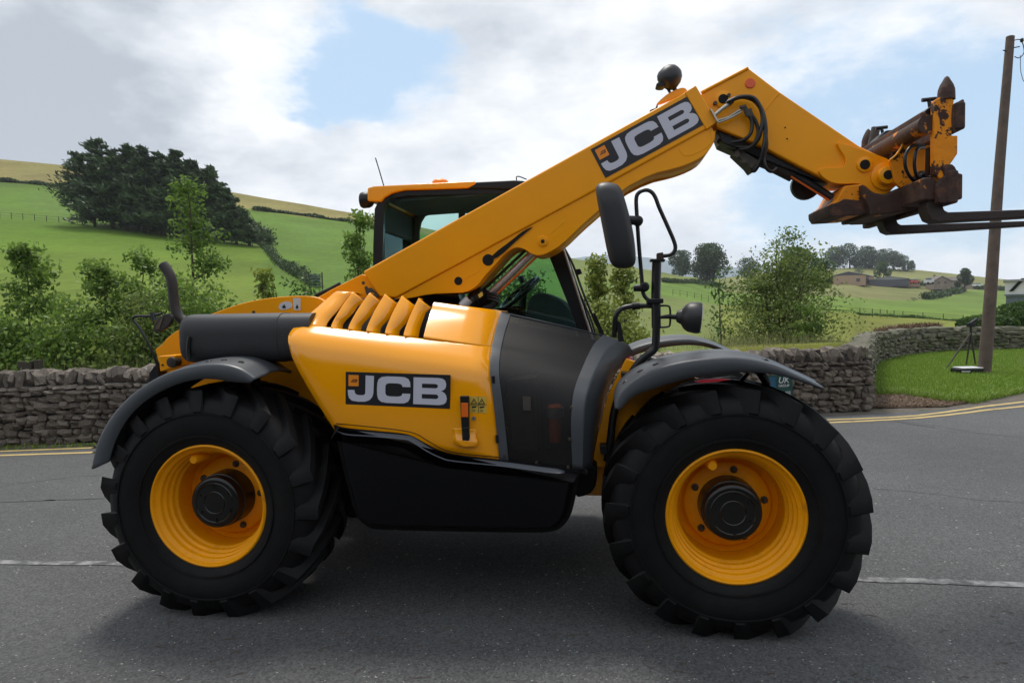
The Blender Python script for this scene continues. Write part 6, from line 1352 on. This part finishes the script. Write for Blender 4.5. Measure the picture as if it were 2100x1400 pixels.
# panes
A = [uz(786, 410), uz(1095, 390), uz(1150, 505), uz(1210, 700), uz(960, 662), uz(784, 618)]
uzplate('side_pane', A, CV0 + .02, CV0 + .026, 'glass', cabE, smooth=False); uzplate('side_pane', A, CV1 - .03, CV1 - .024, 'glass', cabE, smooth=False)
rp0, rp1 = uz(776, 412), uz(776, 640)
MB().box(((rp0[0] + rp1[0]) / 2, (CV0 + CV1) / 2, (rp0[1] + rp1[1]) / 2), (.006, CV1 - CV0 - .12, rp0[1] - rp1[1])).build('rear_pane', 'glass', cabE, smooth=False)
MB().box(((rp0[0]), (CV0 + CV1) / 2, rp0[1] - .10), (.03, CV1 - CV0 - .12, .20)).build('rear_header', 'ceil', cabE, bevel=.01)
q0, q1 = uz(1108, 398), uz(1214, 700)
vs = [(q0[0], CV0 + .02, q0[1]), (q0[0], CV1 - .02, q0[1]), (q1[0], CV1 - .02, q1[1]), (q1[0], CV0 + .02, q1[1])]
pymesh('windscreen', vs, [(0, 1, 2, 3)], 'glass', cabE, solid=.005, smooth=False)
# far door frame: header and B pillar seen through the glass
FV = CV1 - .06
def farplate(name, pts, t=.05, m_='ceil', **k): return plate(name, pts, FV, FV + t, m_, cabE, **k)
farplate('door_header', [(840, 420), (1120, 420), (1120, 436), (892, 436), (870, 442), (862, 455), (858, 475), (858, 640), (838, 640), (836, 460)], bevel=.004)
farplate('door_pillar', [(940, 436), (952, 436), (952, 640), (940, 640)], bevel=.004)
plate('window_slats', [(950, 407), (1000, 406), (1003, 409), (953, 410)], CV0 + .3, CV0 + .31, 'slate', cabE)
ptube('wiper', [(1158, 510, CV0 + .1), (1176, 545, CV0 + .05), (1196, 600, CV0), (1222, 662, CV0), (1238, 690, CV0)], .008, 'blacktube', cabE); ptube('wiper', [(1160, 520, CV0 + .2), (1185, 590, CV0 + .05), (1212, 655, CV0), (1222, 690, CV0)], .006, 'blacktube', cabE)
plate('wiper_blade', [(1216, 640), (1222, 645), (1242, 690), (1230, 690)], CV0 - .01, CV0 + .01, 'black', cabE)
plate('wiper_joint', [(1181, 552), (1190, 551), (1194, 561), (1184, 564)], CV0, CV0 + .02, 'black', cabE)
# seat, steering wheel
seat = empty('seat', (0, 0, 0), cabE)
stp = chaikin([(1076, 690), (1078, 640), (1085, 612), (1100, 599), (1125, 601), (1158, 618), (1178, 645), (1192, 700)], 2)
uzplate('seat_back', [(lambda p: (p.x, p.z))(Lp(x, y, 1.5)) for x, y in stp], 1.50, 1.92, 'seat', seat, bevel=.04, seg=3)
sb = Lp(1090, 720, 1.5); MB().box((sb.x, 1.70, sb.z - .12), (.45, .48, .14)).build('seat_cushion', 'seat', seat, bevel=.04)
MB().box((sb.x, 1.70, sb.z - .35), (.3, .3, .4)).build('seat_base', 'black', seat)
sa, sb2 = Lp(1028, 632, 1.72), Lp(1103, 571, 1.72); ctr3 = (sa + sb2) / 2; ax = (sb2 - sa).normalized(); r_ = (sb2 - sa).length / 2; nrm = ax.cross(Vector((0, 1, 0))).normalized(); ylat = Vector((0, 1, 0))
nrm2 = (nrm * .97 - ylat * .22).normalized(); yl = nrm2.cross(ax).normalized()
ringp = [ctr3 + (ax * math.cos(q) + yl * math.sin(q)) * r_ for q in np.linspace(0, 2 * math.pi, 41)]
stw = MB().tube(ringp, .016, 10, cap=False).build('steering_wheel', 'blacktube', cabE)
for q in (0, 2.1, 4.2): MB().tube([ctr3, ctr3 + (ax * math.cos(q) + yl * math.sin(q)) * r_], .011, 8).build('spoke', 'blacktube', stw)
ptube('steering_column', [(1074, 592, 1.72), (1070, 640, 1.72), (1066, 700, 1.72)], .030, 'blacktube', cabE, smooth_=False); ptube('steering_knob', [(1068, 566, 1.7), (1072, 580, 1.7)], .022, 'blacktube', cabE, smooth_=False)
plate('console', [(1062, 640), (1078, 636), (1080, 700), (1062, 700)], 1.66, 1.78, 'brown', cabE, bevel=.01)
plate('dash', [(960, 640), (1060, 626), (1062, 646), (985, 664)], 1.6, 1.9, 'black', cabE, bevel=.01)
# roof furniture
ba, bb_ = Lp(903, 376, 1.5), Lp(903, 362, 1.5)
MB().lathe(ba, (0, 0, 1), [(0, .058), (.012, .058), (.022, .05), (.028, .03), (.030, .002)], 20).build('beacon', 'decal_orange', cabE)
ptube('aerial', [(787, 381, 1.3), (778, 350, 1.3), (770, 324, 1.3)], .004, 'blacktube', cabE, smooth_=False)
ptube('roof_wire', [(1060, 372, 1.3), (1059, 364, 1.3), (1064, 362, 1.3), (1080, 368, 1.3)], .004, 'blacktube', cabE)
a_, b_ = Lp(762, 410, 1.26), Lp(738, 411, 1.26)
rl = MB().lathe(a_, b_ - a_, [(-.02, .02), (0, .045), (.02, .055), (.06, .057), (.075, .05), (.078, .002)], 20).build('rear_work_lamp', 'black', cabE)
